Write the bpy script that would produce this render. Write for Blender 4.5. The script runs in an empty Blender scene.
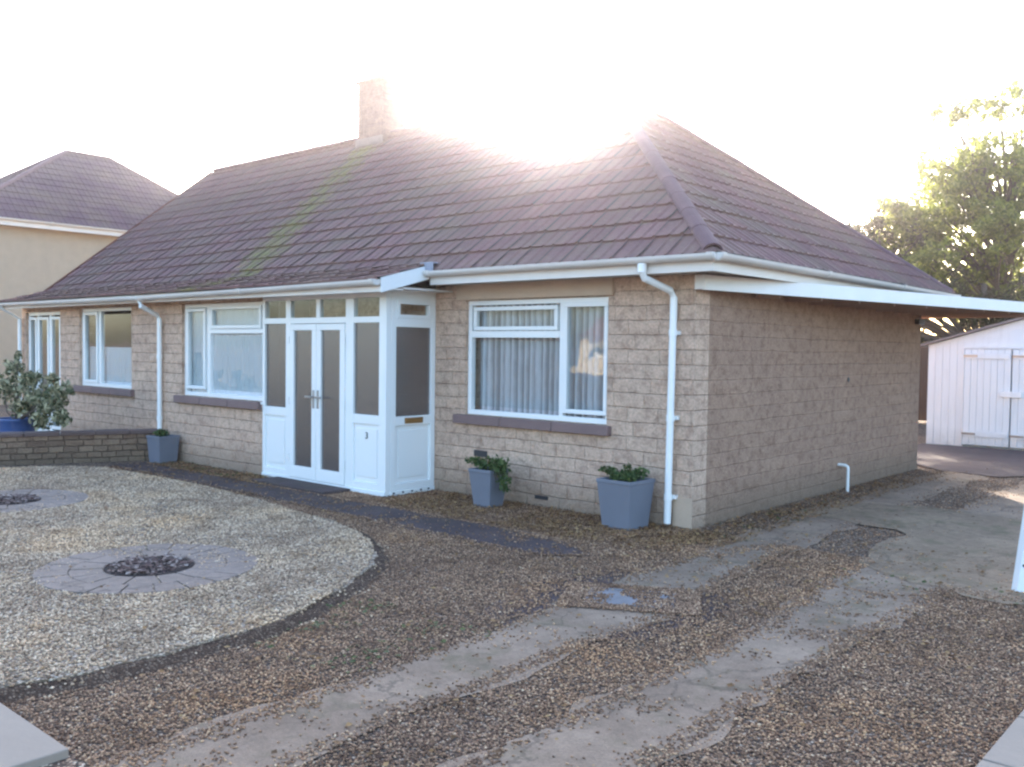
import bpy, bmesh, math, random
import numpy as np
from mathutils import Vector, Matrix, noise
R = math.radians
random.seed(7); rng = np.random.default_rng(11)
S = bpy.context.scene
COL = S.collection

# ------------------------------------------------------------------ camera
cam = bpy.data.cameras.new('camera'); camo = bpy.data.objects.new('camera', cam); COL.objects.link(camo)
CAM = Vector((4.363, -7.591, 1.688)); yaw, pitch, roll = 0.71975, -0.03851, 0.0127
fw = Vector((-math.sin(yaw)*math.cos(pitch), math.cos(yaw)*math.cos(pitch), math.sin(pitch)))
rt = Vector((math.cos(yaw), math.sin(yaw), 0)); up = rt.cross(fw)
rt, up = math.cos(roll)*rt + math.sin(roll)*up, -math.sin(roll)*rt + math.cos(roll)*up
M = Matrix((rt, up, -fw)).transposed().to_4x4(); M.translation = CAM
camo.matrix_world = M
cam.sensor_width = 36; cam.lens = 922.96/1024*36; cam.shift_x = 0.0029; cam.clip_end = 3000; cam.clip_start = 0.05
S.camera = camo

# ------------------------------------------------------------------ sky, sun, exposure
SUN = Vector((-0.5985, 0.7540, 0.2830)).normalized()
el = math.asin(SUN.z); az = math.atan2(SUN.x, SUN.y)          # az measured from +Y towards +X
w = bpy.data.worlds.new('World'); S.world = w; w.use_nodes = True
nt = w.node_tree; nt.nodes.clear()
sky = nt.nodes.new('ShaderNodeTexSky'); sky.sky_type = 'NISHITA'; sky.sun_disc = False
sky.sun_elevation = el; sky.sun_rotation = az
sky.air_density = 1.0; sky.dust_density = 2.5; sky.ozone_density = 2.2
bg = nt.nodes.new('ShaderNodeBackground'); bg.inputs[1].default_value = 0.15
wo = nt.nodes.new('ShaderNodeOutputWorld')
nt.links.new(sky.outputs[0], bg.inputs[0]); nt.links.new(bg.outputs[0], wo.inputs[0])
sl = bpy.data.lights.new('sun', 'SUN'); sl.energy = 3.6; sl.angle = R(0.53); sl.color = (1.0, 0.90, 0.76)
so = bpy.data.objects.new('sun', sl); COL.objects.link(so); so.location = (-20, 30, 15)
so.rotation_euler = SUN.to_track_quat('Z', 'Y').to_euler()
S.view_settings.view_transform = 'Standard'; S.view_settings.look = 'None'
S.view_settings.gamma = 1; S.view_settings.exposure = 2.65
S.cycles.pixel_filter_type = 'BLACKMAN_HARRIS'; S.cycles.filter_width = 2.4
S.cycles.volume_bounces = 0; S.cycles.max_bounces = 8; S.cycles.transparent_max_bounces = 16
S.cycles.caustics_reflective = False; S.cycles.caustics_refractive = False

# ------------------------------------------------------------------ materials
class NT:
    def __init__(s, name):
        s.m = bpy.data.materials.new(name); s.m.use_nodes = True; s.t = s.m.node_tree; s.t.nodes.clear()
        s.out = s.n('ShaderNodeOutputMaterial')
    def n(s, typ, **kw):
        x = s.t.nodes.new(typ)
        for k, v in kw.items():
            if k.startswith('i_'):
                key = k[2:]; key = int(key) if key.isdigit() else key.replace('_', ' ')
                x.inputs[key].default_value = v
            else: setattr(x, k, v)
        return x
    def l(s, a, b): s.t.links.new(a, b)
    def mix(s, f, a, b, typ='MIX'):
        x = s.n('ShaderNodeMix', data_type='RGBA', blend_type=typ)
        for i, v in ((0, f), (6, a), (7, b)):
            if hasattr(v, 'is_linked'): s.l(v, x.inputs[i])
            else: x.inputs[i].default_value = v if i == 0 else (*v, 1) if len(v) == 3 else v
        return x.outputs[2]
    def ramp(s, f, stops):
        x = s.n('ShaderNodeValToRGB'); s.l(f, x.inputs[0]); e = x.color_ramp.elements
        while len(e) < len(stops): e.new(0.5)
        for q, (p, c) in zip(e, stops): q.position = p; q.color = (*c, 1) if not isinstance(c, (int, float)) else (c, c, c, 1)
        return x.outputs[0]
    def math(s, op, a, b=0.0, c=0.0):
        x = s.n('ShaderNodeMath', operation=op)
        for i, v in enumerate((a, b, c)):
            if hasattr(v, 'is_linked'): s.l(v, x.inputs[i])
            else: x.inputs[i].default_value = v
        return x.outputs[0]
    def obj(s): return s.n('ShaderNodeTexCoord').outputs['Object']
    def noise(s, scale, detail=4, rough=0.55, vec=None, col=False):
        x = s.n('ShaderNodeTexNoise'); x.inputs['Scale'].default_value = scale
        x.inputs['Detail'].default_value = detail; x.inputs['Roughness'].default_value = rough
        s.l(vec if vec is not None else s.obj(), x.inputs['Vector'])
        return x.outputs['Color' if col else 'Fac']
    def bump(s, h, dist, strength=1.0, prev=None):
        x = s.n('ShaderNodeBump'); x.inputs['Strength'].default_value = strength; x.inputs['Distance'].default_value = dist
        s.l(h, x.inputs['Height'])
        if prev is not None: s.l(prev, x.inputs['Normal'])
        return x.outputs[0]
    def pbr(s, col, rough=0.8, normal=None, metal=0.0, spec=0.5):
        b = s.n('ShaderNodeBsdfPrincipled')
        if hasattr(col, 'is_linked'): s.l(col, b.inputs['Base Color'])
        else: b.inputs['Base Color'].default_value = (*col, 1)
        if hasattr(rough, 'is_linked'): s.l(rough, b.inputs['Roughness'])
        else: b.inputs['Roughness'].default_value = rough
        b.inputs['Metallic'].default_value = metal; b.inputs['Specular IOR Level'].default_value = spec
        if normal is not None: s.l(normal, b.inputs['Normal'])
        s.l(b.outputs[0], s.out.inputs[0]); return s.m
    def attr(s, name):
        x = s.n('ShaderNodeAttribute'); x.attribute_name = name; return x.outputs['Fac']

def simple(name, c, rough=0.6, var=0.15, scale=6, bump=0.0, metal=0.0, spec=0.5):
    t = NT(name); f = t.noise(scale, 5)
    col = t.mix(f, [x*(1-var) for x in c], [min(1, x*(1+var)) for x in c])
    nm = t.bump(t.noise(scale*8, 4), bump) if bump else None
    return t.pbr(col, rough, nm, metal, spec)

def wallcoord(t):
    s = t.n('ShaderNodeSeparateXYZ'); t.l(t.obj(), s.inputs[0])
    c = t.n('ShaderNodeCombineXYZ'); t.l(t.math('ADD', s.outputs[0], s.outputs[1]), c.inputs[0]); t.l(s.outputs[2], c.inputs[1])
    return c.outputs[0], s.outputs[2]

def stone(name, c1, c2, mortar, bw=0.36, rh=0.142, bumpd=0.02, mort=0.009, joint=0.6):
    t = NT(name); v, z = wallcoord(t)
    # wobble the joints so that courses are hand-cut rather than ruled
    wob = t.noise(3.0, 3, vec=v, col=True)
    vm = t.n('ShaderNodeVectorMath', operation='MULTIPLY_ADD'); t.l(wob, vm.inputs[0]); vm.inputs[1].default_value = (0.05, 0.036, 0); t.l(v, vm.inputs[2])
    b = t.n('ShaderNodeTexBrick'); t.l(vm.outputs[0], b.inputs['Vector'])
    b.inputs['Scale'].default_value = 1; b.inputs['Brick Width'].default_value = bw; b.inputs['Row Height'].default_value = rh
    b.inputs['Mortar Size'].default_value = mort; b.inputs['Mortar Smooth'].default_value = 1.0; b.inputs['Bias'].default_value = 0.0
    b.inputs['Color1'].default_value = (*c1, 1); b.inputs['Color2'].default_value = (*c2, 1); b.inputs['Mortar'].default_value = (*mortar, 1)
    b.offset = 0.43; b.squash = 1.25; b.squash_frequency = 3
    n1 = t.noise(1.3, 6, 0.6, vec=v); n2 = t.noise(38, 6, 0.7, vec=v); n3 = t.noise(9, 4, 0.6, vec=v)
    col = t.mix(t.ramp(n1, [(0.3, 0.0), (0.7, 0.6)]), b.outputs['Color'], (c1[0]*0.72, c1[1]*0.70, c1[2]*0.74))
    col = t.mix(0.55, col, t.ramp(n2, [(0.32, (0.40, 0.36, 0.34)), (0.5, (0.86, 0.84, 0.82)), (0.68, (1.25, 1.22, 1.18))]), 'MULTIPLY')
    col = t.mix(0.7, col, t.ramp(n3, [(0.33, (0.62, 0.55, 0.52)), (0.52, (1.0, 0.98, 0.96)), (0.7, (1.14, 1.13, 1.12))]), 'MULTIPLY')
    # damp dirt rising from the ground
    d = t.math('SUBTRACT', 0.30, z); d = t.math('MULTIPLY', t.math('ADD', d, t.math('MULTIPLY', n3, 0.25)), 1.3)
    dc = t.n('ShaderNodeClamp'); t.l(d, dc.inputs[0]); dc.inputs[2].default_value = 0.55
    col = t.mix(dc.outputs[0], col, (0.10, 0.085, 0.06))
    h = t.math('ADD', t.math('MULTIPLY', t.math('SUBTRACT', 1.0, b.outputs['Fac']), joint), t.math('MULTIPLY', n2, 0.55))
    h = t.math('ADD', h, t.math('MULTIPLY', n3, 0.5))
    return t.pbr(col, 0.92, t.bump(h, bumpd), spec=0.25)

MT = {}
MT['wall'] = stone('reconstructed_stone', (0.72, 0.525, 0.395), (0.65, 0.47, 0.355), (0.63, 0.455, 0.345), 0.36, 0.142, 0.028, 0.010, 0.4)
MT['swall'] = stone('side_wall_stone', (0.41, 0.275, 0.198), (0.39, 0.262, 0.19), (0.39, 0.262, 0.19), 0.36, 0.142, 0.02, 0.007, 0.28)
MT['gwall'] = stone('garden_wall_stone', (0.42, 0.29, 0.20), (0.20, 0.125, 0.09), (0.17, 0.11, 0.08), 0.19, 0.085, 0.04)
MT['chimney'] = stone('chimney_stone', (0.26, 0.17, 0.13), (0.20, 0.13, 0.10), (0.16, 0.11, 0.09), 0.24, 0.10, 0.02)
MT['render'] = simple('beige_render', (0.42, 0.34, 0.25), 0.9, 0.12, 4, 0.004)
MT['lintel'] = simple('lintel_stone', (0.50, 0.37, 0.27), 0.85, 0.15, 5, 0.004)
MT['sill'] = simple('sill_stone', (0.20, 0.13, 0.12), 0.8, 0.2, 5, 0.004)
MT['coping'] = simple('coping_stone', (0.13, 0.085, 0.075), 0.9, 0.3, 7, 0.006)
MT['upvc'] = simple('white_upvc', (0.80, 0.81, 0.80), 0.25, 0.02, 3)
MT['gutter'] = simple('gutter_upvc', (0.66, 0.62, 0.58), 0.4, 0.16, 3)
MT['fascia'] = simple('painted_fascia', (0.74, 0.70, 0.66), 0.5, 0.14, 2.5)
MT['canopy_paint'] = simple('canopy_paint', (0.80, 0.79, 0.77), 0.5, 0.10, 3)
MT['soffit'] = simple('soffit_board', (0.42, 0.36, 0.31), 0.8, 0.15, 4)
MT['canopy_felt'] = simple('roofing_felt', (0.07, 0.07, 0.07), 0.95, 0.2, 8, 0.004)
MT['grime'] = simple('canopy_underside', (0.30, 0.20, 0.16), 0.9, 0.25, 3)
MT['plaster'] = simple('room_plaster', (0.48, 0.38, 0.34), 0.9, 0.05, 3)
MT['carpet'] = simple('room_floor', (0.16, 0.12, 0.10), 0.95, 0.1, 3)
MT['brass'] = simple('brass', (0.42, 0.27, 0.12), 0.35, 0.1, 8, metal=0.9)
MT['chrome'] = simple('satin_metal', (0.35, 0.35, 0.36), 0.35, 0.05, 8, metal=0.9)
MT['black'] = simple('black_plastic', (0.03, 0.03, 0.035), 0.5, 0.1, 8)
MT['lead'] = simple('lead_flashing', (0.28, 0.30, 0.36), 0.6, 0.15, 12, 0.002)
MT['mortar'] = simple('mortar', (0.22, 0.17, 0.15), 0.95, 0.25, 12, 0.006)
MT['ridge'] = simple('ridge_tile_concrete', (0.145, 0.08, 0.085), 0.85, 0.3, 4, 0.003)
MT['pot'] = simple('zinc_grey_planter', (0.155, 0.165, 0.20), 0.55, 0.14, 4, 0.001)
MT['bluepot'] = simple('blue_glaze', (0.05, 0.09, 0.22), 0.35, 0.15, 6)
MT['soil'] = simple('potting_soil', (0.045, 0.032, 0.022), 0.98, 0.3, 20, 0.01)
MT['terracotta'] = simple('terracotta', (0.16, 0.06, 0.045), 0.8, 0.2, 9)
MT['bark'] = simple('tree_bark', (0.12, 0.09, 0.07), 0.95, 0.3, 9, 0.02)
MT['slab'] = simple('pavement_slab', (0.30, 0.235, 0.185), 0.85, 0.14, 2.5, 0.003)
MT['door_wood'] = simple('dark_brown_door', (0.10, 0.055, 0.035), 0.5, 0.2, 5)
MT['asphalt'] = simple('asphalt', (0.05, 0.05, 0.052), 0.9, 0.2, 30, 0.004)
MT['kerb'] = simple('kerb_concrete', (0.27, 0.24, 0.21), 0.9, 0.15, 5, 0.003)
MT['edging'] = simple('bed_edging', (0.12, 0.07, 0.045), 0.95, 0.35, 8, 0.012)
def mat_garage():
    t = NT('garage_paint'); s_ = t.n('ShaderNodeSeparateXYZ'); t.l(t.obj(), s_.inputs[0])
    mp = t.n('ShaderNodeMapping'); mp.inputs['Scale'].default_value = (9, 9, 0.9); t.l(t.obj(), mp.inputs[0])
    st = t.noise(1.0, 5, 0.7, vec=mp.outputs[0]); col = t.mix(t.ramp(st, [(0.54, 0.0), (0.76, 0.3)]), (0.74, 0.77, 0.80), (0.45, 0.45, 0.46))
    lo = t.n('ShaderNodeMapRange'); lo.inputs[1].default_value = 0.0; lo.inputs[2].default_value = 0.35; lo.inputs[3].default_value = 0.6; lo.inputs[4].default_value = 0.0; t.l(s_.outputs[2], lo.inputs[0])
    col = t.mix(t.math('MULTIPLY', lo.outputs[0], t.noise(6, 4)), col, (0.22, 0.19, 0.14))
    return t.pbr(col, 0.4, t.bump(t.noise(20, 3), 0.002))
MT['garage_white'] = mat_garage()
MT['drain'] = simple('galvanised_cover', (0.24, 0.24, 0.26), 0.45, 0.4, 9, 0.003, metal=0.3)
MT['opp_wall'] = simple('opposite_render', (0.62, 0.50, 0.36), 0.9, 0.1, 2)
MT['opp_roof'] = simple('opposite_roof', (0.20, 0.09, 0.06), 0.85, 0.2, 4)
MT['sun_block_hedge'] = simple('hedge_leaf', (0.05, 0.07, 0.025), 0.8, 0.4, 5)
MT['pit'] = simple('bark_soil', (0.07, 0.045, 0.04), 0.98, 0.4, 25, 0.02)
MT['post'] = simple('white_post_paint', (0.80, 0.81, 0.82), 0.5, 0.06, 6, 0.001)

def mat_tiles(name, c, moss=True):
    t = NT(name); o = t.obj(); s = t.n('ShaderNodeSeparateXYZ'); t.l(o, s.inputs[0])
    ti = t.attr('tint')
    col = t.ramp(ti, [(0.0, [x*0.84 for x in c]), (0.5, c), (1.0, (c[0]*1.16, c[1]*1.15, c[2]*1.12))])
    n = t.noise(26, 6, 0.7); col = t.mix(0.5, col, t.ramp(n, [(0.3, (0.55, 0.55, 0.55)), (0.7, (1.1, 1.08, 1.05))]), 'MULTIPLY')
    l = t.noise(1.0, 5, 0.65); col = t.mix(t.ramp(l, [(0.42, 0.0), (0.68, 0.7)]), col, (0.17, 0.12, 0.085))
    if moss:
        # a strip of moss that runs down from the chimney stack: x = -8.1 at the ridge, -6.9 at the eave
        zz = t.math('SUBTRACT', 5.3, s.outputs[2]); cx = t.math('ADD', t.math('MULTIPLY', zz, 0.42), -8.15)
        dx = t.math('ABSOLUTE', t.math('SUBTRACT', s.outputs[0], cx))
        big = t.noise(2.3, 5, 0.7); fine = t.noise(14, 5, 0.75)
        k = t.math('SUBTRACT', t.math('ADD', t.math('MULTIPLY', big, 1.15), t.math('MULTIPLY', fine, 1.25)), t.math('MULTIPLY', dx, 0.85))
        k = t.math('SUBTRACT', k, 0.80)
        kr = t.ramp(k, [(0.0, 0.0), (0.34, 0.9)])
        back = t.math('LESS_THAN', s.outputs[1], 3.4); kr = t.math('MULTIPLY', kr, back); kr = t.math('MULTIPLY', kr, t.ramp(t.noise(5.5, 5, 0.75), [(0.38, 0.35), (0.54, 1.0)]))
        col = t.mix(kr, col, t.mix(fine, (0.12, 0.10, 0.025), (0.22, 0.20, 0.055)))
        sp = t.ramp(t.noise(9, 5, 0.8), [(0.57, 0.0), (0.68, 0.8)]); sp2 = t.ramp(t.noise(0.7, 2), [(0.42, 0.0), (0.6, 0.9)])
        col = t.mix(t.math('MULTIPLY', sp, sp2), col, (0.24, 0.20, 0.11))
    return t.pbr(col, 0.75, t.bump(n, 0.004), spec=0.4)
TC = (0.20, 0.102, 0.095)
MT['tile'] = mat_tiles('concrete_roof_tile', TC)
MT['tile2'] = mat_tiles('neighbour_roof_tile', (0.115, 0.062, 0.078), False)

def mat_stones(name, stops, rough=0.8, drift=False):
    t = NT(name); c = t.ramp(t.attr('tint'), stops)
    n = t.noise(120, 3); c = t.mix(0.4, c, t.ramp(n, [(0.3, (0.6, 0.6, 0.6)), (0.7, (1.1, 1.1, 1.1))]), 'MULTIPLY')
    if drift:
        a = t.noise(0.75, 5, 0.62); b = t.noise(3.4, 4, 0.6)
        c = t.mix(1.0, c, t.ramp(a, [(0.32, (0.80, 0.72, 0.66)), (0.5, (1.10, 1.02, 0.92)), (0.68, (1.35, 1.15, 0.90))]), 'MULTIPLY')
        c = t.mix(0.7, c, t.ramp(b, [(0.33, (0.60, 0.52, 0.44)), (0.52, (1.05, 1.03, 1.0))]), 'MULTIPLY')
    return t.pbr(c, rough, spec=0.35)
ST_B = [(0.0, (0.080, 0.045, 0.034)), (0.33, (0.20, 0.118, 0.080)), (0.60, (0.37, 0.232, 0.152)), (0.85, (0.57, 0.39, 0.26)), (1.0, (0.80, 0.64, 0.48))]
ST_P = [(0.0, (0.13, 0.088, 0.065)), (0.22, (0.34, 0.242, 0.17)), (0.6, (0.57, 0.435, 0.325)), (1.0, (0.82, 0.69, 0.56))]
MT['stone_b'] = mat_stones('flint_gravel', ST_B, drift=True)
MT['stone_p'] = mat_stones('cream_gravel', ST_P, drift=True)
MT['litter'] = mat_stones('fallen_leaf', [(0.0, (0.09, 0.045, 0.02)), (0.5, (0.24, 0.12, 0.045)), (1.0, (0.38, 0.23, 0.10))])

def mat_gravelbed(name, stops, dirt, scale):
    t = NT(name); o = t.obj()
    v = t.n('ShaderNodeTexVoronoi'); v.inputs['Scale'].default_value = scale; t.l(o, v.inputs['Vector'])
    s = t.n('ShaderNodeSeparateColor'); t.l(v.outputs['Color'], s.inputs[0])
    c = t.ramp(s.outputs[0], stops)
    e = t.ramp(v.outputs['Distance'], [(0.35, 0.0), (0.75, 1.0)])
    c = t.mix(e, c, dirt)
    n = t.noise(0.8, 5, 0.6); c = t.mix(t.ramp(n, [(0.35, 0.0), (0.7, 0.55)]), c, dirt)
    return t.pbr(c, 0.95, t.bump(t.math('SUBTRACT', 1.0, v.outputs['Distance']), 0.012), spec=0.25)
MT['ground'] = mat_gravelbed('gravel_ground', ST_B, (0.075, 0.055, 0.043), 70)
MT['soil_shadow_edge'] = mat_gravelbed('soil_shadow_edge', [(0.0, (0.06, 0.035, 0.025)), (0.6, (0.13, 0.075, 0.048)), (1.0, (0.34, 0.25, 0.18))], (0.06, 0.036, 0.025), 85)
MT['bed'] = mat_gravelbed('cream_gravel_bed', ST_P, (0.15, 0.11, 0.075), 62)

def mat_concrete(name, c, stain, moss=0.0):
    t = NT(name); a = t.noise(1.7, 6, 0.65); b = t.noise(14, 6, 0.7); f = t.noise(90, 3, 0.6)
    col = t.mix(t.ramp(a, [(0.35, 0.0), (0.65, 0.85)]), c, stain)
    col = t.mix(0.6, col, t.ramp(b, [(0.3, (0.6, 0.58, 0.56)), (0.7, (1.08, 1.06, 1.04))]), 'MULTIPLY')
    col = t.mix(0.4, col, t.ramp(f, [(0.35, (0.55, 0.55, 0.55)), (0.65, (1.1, 1.1, 1.1))]), 'MULTIPLY')
    vo = t.n('ShaderNodeTexVoronoi', feature='DISTANCE_TO_EDGE'); vo.inputs['Scale'].default_value = 0.9; wv = t.n('ShaderNodeVectorMath', operation='MULTIPLY_ADD'); t.l(t.noise(2.2, 5, 0.7, col=True), wv.inputs[0]); wv.inputs[1].default_value = (0.5, 0.5, 0); t.l(t.obj(), wv.inputs[2]); t.l(wv.outputs[0], vo.inputs['Vector'])
    col = t.mix(t.ramp(vo.outputs['Distance'], [(0.003, 0.45), (0.012, 0.0)]), col, (0.05, 0.037, 0.028))
    if moss: col = t.mix(t.ramp(t.noise(2.6, 5, 0.7), [(0.52, 0.0), (0.66, moss)]), col, (0.10, 0.09, 0.04))
    return t.pbr(col, 0.9, t.bump(t.math('ADD', b, t.math('MULTIPLY', f, 0.4)), 0.006), spec=0.3)
MT['concrete'] = mat_concrete('worn_concrete', (0.37, 0.265, 0.19), (0.22, 0.15, 0.105), 0.4)
MT['concrete_pale'] = mat_concrete('sandy_concrete', (0.35, 0.25, 0.165), (0.22, 0.15, 0.10), 0.6)
MT['concrete_dark'] = mat_concrete('dark_concrete', (0.13, 0.09, 0.085), (0.08, 0.055, 0.055), 0.2)
MT['paver'] = mat_concrete('grey_circle_paving', (0.33, 0.255, 0.215), (0.24, 0.18, 0.145))

def mat_glass(name, tint=(0.92, 0.95, 0.95), extra=0.0):
    t = NT(name); tr = t.n('ShaderNodeBsdfTransparent'); tr.inputs[0].default_value = (*tint, 1)
    g = t.n('ShaderNodeBsdfGlossy'); g.inputs['Roughness'].default_value = 0.02
    wob = t.bump(t.noise(2.2, 2, vec=t.obj()), 0.004, 0.6); t.l(wob, g.inputs['Normal'])
    f = t.n('ShaderNodeLayerWeight'); f.inputs[0].default_value = 0.5
    fac = t.math('ADD', t.math('MULTIPLY', t.math('POWER', f.outputs['Facing'], 4.0), 0.9), 0.05+extra)
    m = t.n('ShaderNodeMixShader'); t.l(fac, m.inputs[0]); t.l(tr.outputs[0], m.inputs[1]); t.l(g.outputs[0], m.inputs[2])
    t.l(m.outputs[0], t.out.inputs[0]); return t.m
MT['glass'] = mat_glass('window_glass', extra=0.0)
def mat_obscure():
    t = NT('obscured_glass'); tr = t.n('ShaderNodeBsdfTransparent'); tr.inputs[0].default_value = (0.55, 0.5, 0.47, 1)
    g = t.n('ShaderNodeBsdfGlossy'); g.inputs['Roughness'].default_value = 0.07
    nm = t.bump(t.noise(60, 3), 0.003); t.l(nm, g.inputs['Normal'])
    d = t.n('ShaderNodeBsdfDiffuse'); d.inputs[0].default_value = (0.26, 0.215, 0.20, 1)
    m = t.n('ShaderNodeMixShader'); m.inputs[0].default_value = 0.36; t.l(tr.outputs[0], m.inputs[1]); t.l(d.outputs[0], m.inputs[2])
    f = t.n('ShaderNodeLayerWeight'); f.inputs[0].default_value = 0.5
    m2 = t.n('ShaderNodeMixShader'); t.l(t.math('ADD', t.math('MULTIPLY', t.math('POWER', f.outputs['Facing'], 4.0), 0.9), 0.13), m2.inputs[0]); t.l(m.outputs[0], m2.inputs[1]); t.l(g.outputs[0], m2.inputs[2])
    t.l(m2.outputs[0], t.out.inputs[0]); return t.m
MT['obscure'] = mat_obscure()
def mat_net(name, c, a, pitch=0):
    t = NT(name); d = t.n('ShaderNodeBsdfDiffuse'); d.inputs[0].default_value = (*c, 1)
    tl = t.n('ShaderNodeBsdfTranslucent'); tl.inputs[0].default_value = (*c, 1)
    m = t.n('ShaderNodeMixShader'); m.inputs[0].default_value = 0.25; t.l(d.outputs[0], m.inputs[1]); t.l(tl.outputs[0], m.inputs[2])
    tr = t.n('ShaderNodeBsdfTransparent'); m2 = t.n('ShaderNodeMixShader'); m2.inputs[0].default_value = a
    if pitch:                     # gathered voile: the cloth is doubled in each fold and thin between folds
        sp = t.n('ShaderNodeSeparateXYZ'); t.l(t.obj(), sp.inputs[0]); wv = t.math('SINE', t.math('ADD', t.math('MULTIPLY', sp.outputs[0], 6.2832/pitch), t.math('MULTIPLY', t.noise(4, 2), 2.5)))
        t.l(t.math('ADD', t.math('MULTIPLY', wv, 0.27), 0.70), m2.inputs[0])
    t.l(tr.outputs[0], m2.inputs[1]); t.l(m.outputs[0], m2.inputs[2]); t.l(m2.outputs[0], t.out.inputs[0]); return t.m
MT['net'] = mat_net('white_net_curtain', (0.90, 0.92, 0.95), 0.94)
MT['blind'] = mat_net('grey_voile', (0.80, 0.77, 0.80), 0.9, 0.088)
def mat_leaf(name, c1, c2, trans=0.45, k=2.2):
    t = NT(name); a = t.attr('tint'); col = t.mix(a, c1, c2)
    d = t.n('ShaderNodeBsdfPrincipled'); t.l(col, d.inputs['Base Color']); d.inputs['Roughness'].default_value = 0.55; d.inputs['Specular IOR Level'].default_value = 0.3
    tl = t.n('ShaderNodeBsdfTranslucent'); tc = t.mix(a, [min(1, x*k) for x in c1], [min(1, x*k) for x in c2]); t.l(tc, tl.inputs[0])
    m = t.n('ShaderNodeMixShader'); m.inputs[0].default_value = trans; t.l(d.outputs[0], m.inputs[1]); t.l(tl.outputs[0], m.inputs[2])
    t.l(m.outputs[0], t.out.inputs[0]); return t.m
MT['leaf_tree'] = mat_leaf('tree_leaf', (0.065, 0.08, 0.018), (0.17, 0.18, 0.04), 0.58, 3.2)
MT['leaf_dark'] = mat_leaf('dark_leaf', (0.03, 0.035, 0.015), (0.07, 0.07, 0.03), 0.3, 1.6)
MT['leaf_pot'] = mat_leaf('planter_leaf', (0.035, 0.065, 0.02), (0.13, 0.17, 0.06), 0.25)
MT['leaf_shrub'] = mat_leaf('variegated_leaf', (0.06, 0.075, 0.03), (0.48, 0.44, 0.28), 0.2, 1.3)
MT['weed'] = mat_leaf('weed_leaf', (0.04, 0.06, 0.015), (0.11, 0.12, 0.04), 0.2)

# ------------------------------------------------------------------ mesh helpers
def tag(o, label=None, cat=None, group=None, kind=None):
    if label: o['label'] = label
    if cat: o['category'] = cat
    if group: o['group'] = group
    if kind: o['kind'] = kind
    return o
def empty(name, loc=(0, 0, 0), rz=0, **k):
    o = bpy.data.objects.new(name, None); COL.objects.link(o); o.location = loc; o.rotation_euler = (0, 0, rz); o.empty_display_size = 0.2
    return tag(o, **k)

class MB:
    def __init__(s): s.v = []; s.f = []; s.t = []
    def quad(s, *p, tint=0.5):
        b = len(s.v); s.v += [tuple(q) for q in p]; s.f.append(tuple(range(b, b+len(p)))); s.t.append(tint); return s
    def box(s, x0, x1, y0, y1, z0, z1):
        b = len(s.v); s.v += [(x, y, z) for z in (z0, z1) for y in (y0, y1) for x in (x0, x1)]
        s.f += [tuple(b+i for i in f) for f in ((0,2,3,1),(4,5,7,6),(0,1,5,4),(2,6,7,3),(0,4,6,2),(1,3,7,5))]; s.t += [0.5]*6; return s
    def prism(s, poly, z0, z1):
        n = len(poly); b = len(s.v); s.v += [(x, y, z0) for x, y in poly] + [(x, y, z1) for x, y in poly]
        s.f += [tuple(b+i for i in reversed(range(n))), tuple(b+n+i for i in range(n))] + [(b+i, b+(i+1) % n, b+n+(i+1) % n, b+n+i) for i in range(n)]
        s.t += [0.5]*(n+2); return s
    def tube(s, pts, r, n=10, cap=True, sy=1.0):
        pts = [Vector(p) for p in pts]; rs = r if isinstance(r, (list, tuple)) else [r]*len(pts); b = len(s.v)
        for i, p in enumerate(pts):
            d = ((pts[i+1]-p) if i == 0 else (p-pts[i-1]) if i == len(pts)-1 else (pts[i+1]-pts[i-1])).normalized()
            a = Vector((0, 0, 1)) if abs(d.z) < 0.9 else Vector((1, 0, 0))
            u = d.cross(a).normalized(); v = d.cross(u)
            for k in range(n):
                t = 2*math.pi*k/n; s.v.append(tuple(p + u*math.cos(t)*rs[i] + v*math.sin(t)*rs[i]*sy))
        for i in range(len(pts)-1):
            for k in range(n):
                s.f.append((b+i*n+k, b+i*n+(k+1) % n, b+(i+1)*n+(k+1) % n, b+(i+1)*n+k)); s.t.append(0.5)
        if cap:
            s.f += [tuple(b+k for k in reversed(range(n))), tuple(b+(len(pts)-1)*n+k for k in range(n))]; s.t += [0.5, 0.5]
        return s
    def build(s, name, m, parent=None, bevel=0.0, smooth=False, tint=False, fix=True, loc=None, rz=0):
        me = bpy.data.meshes.new(name); me.from_pydata(s.v, [], s.f)
        if tint:
            a = me.attributes.new('tint', 'FLOAT', 'FACE'); a.data.foreach_set('value', s.t)
        if fix and len(s.v) < 20000:
            bm = bmesh.new(); bm.from_mesh(me); bmesh.ops.recalc_face_normals(bm, faces=bm.faces); bm.to_mesh(me); bm.free()
        me.materials.append(MT[m] if isinstance(m, str) else m)
        if smooth: me.polygons.foreach_set('use_smooth', [True]*len(me.polygons))
        me.update(); o = bpy.data.objects.new(name, me); COL.objects.link(o)
        if parent: o.parent = parent
        if bevel:
            b = o.modifiers.new('bevel', 'BEVEL'); b.width = bevel; b.segments = 2; b.limit_method = 'ANGLE'; b.angle_limit = R(40)
        if loc: o.location = loc
        if rz: o.rotation_euler = (0, 0, rz)
        return o

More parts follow.
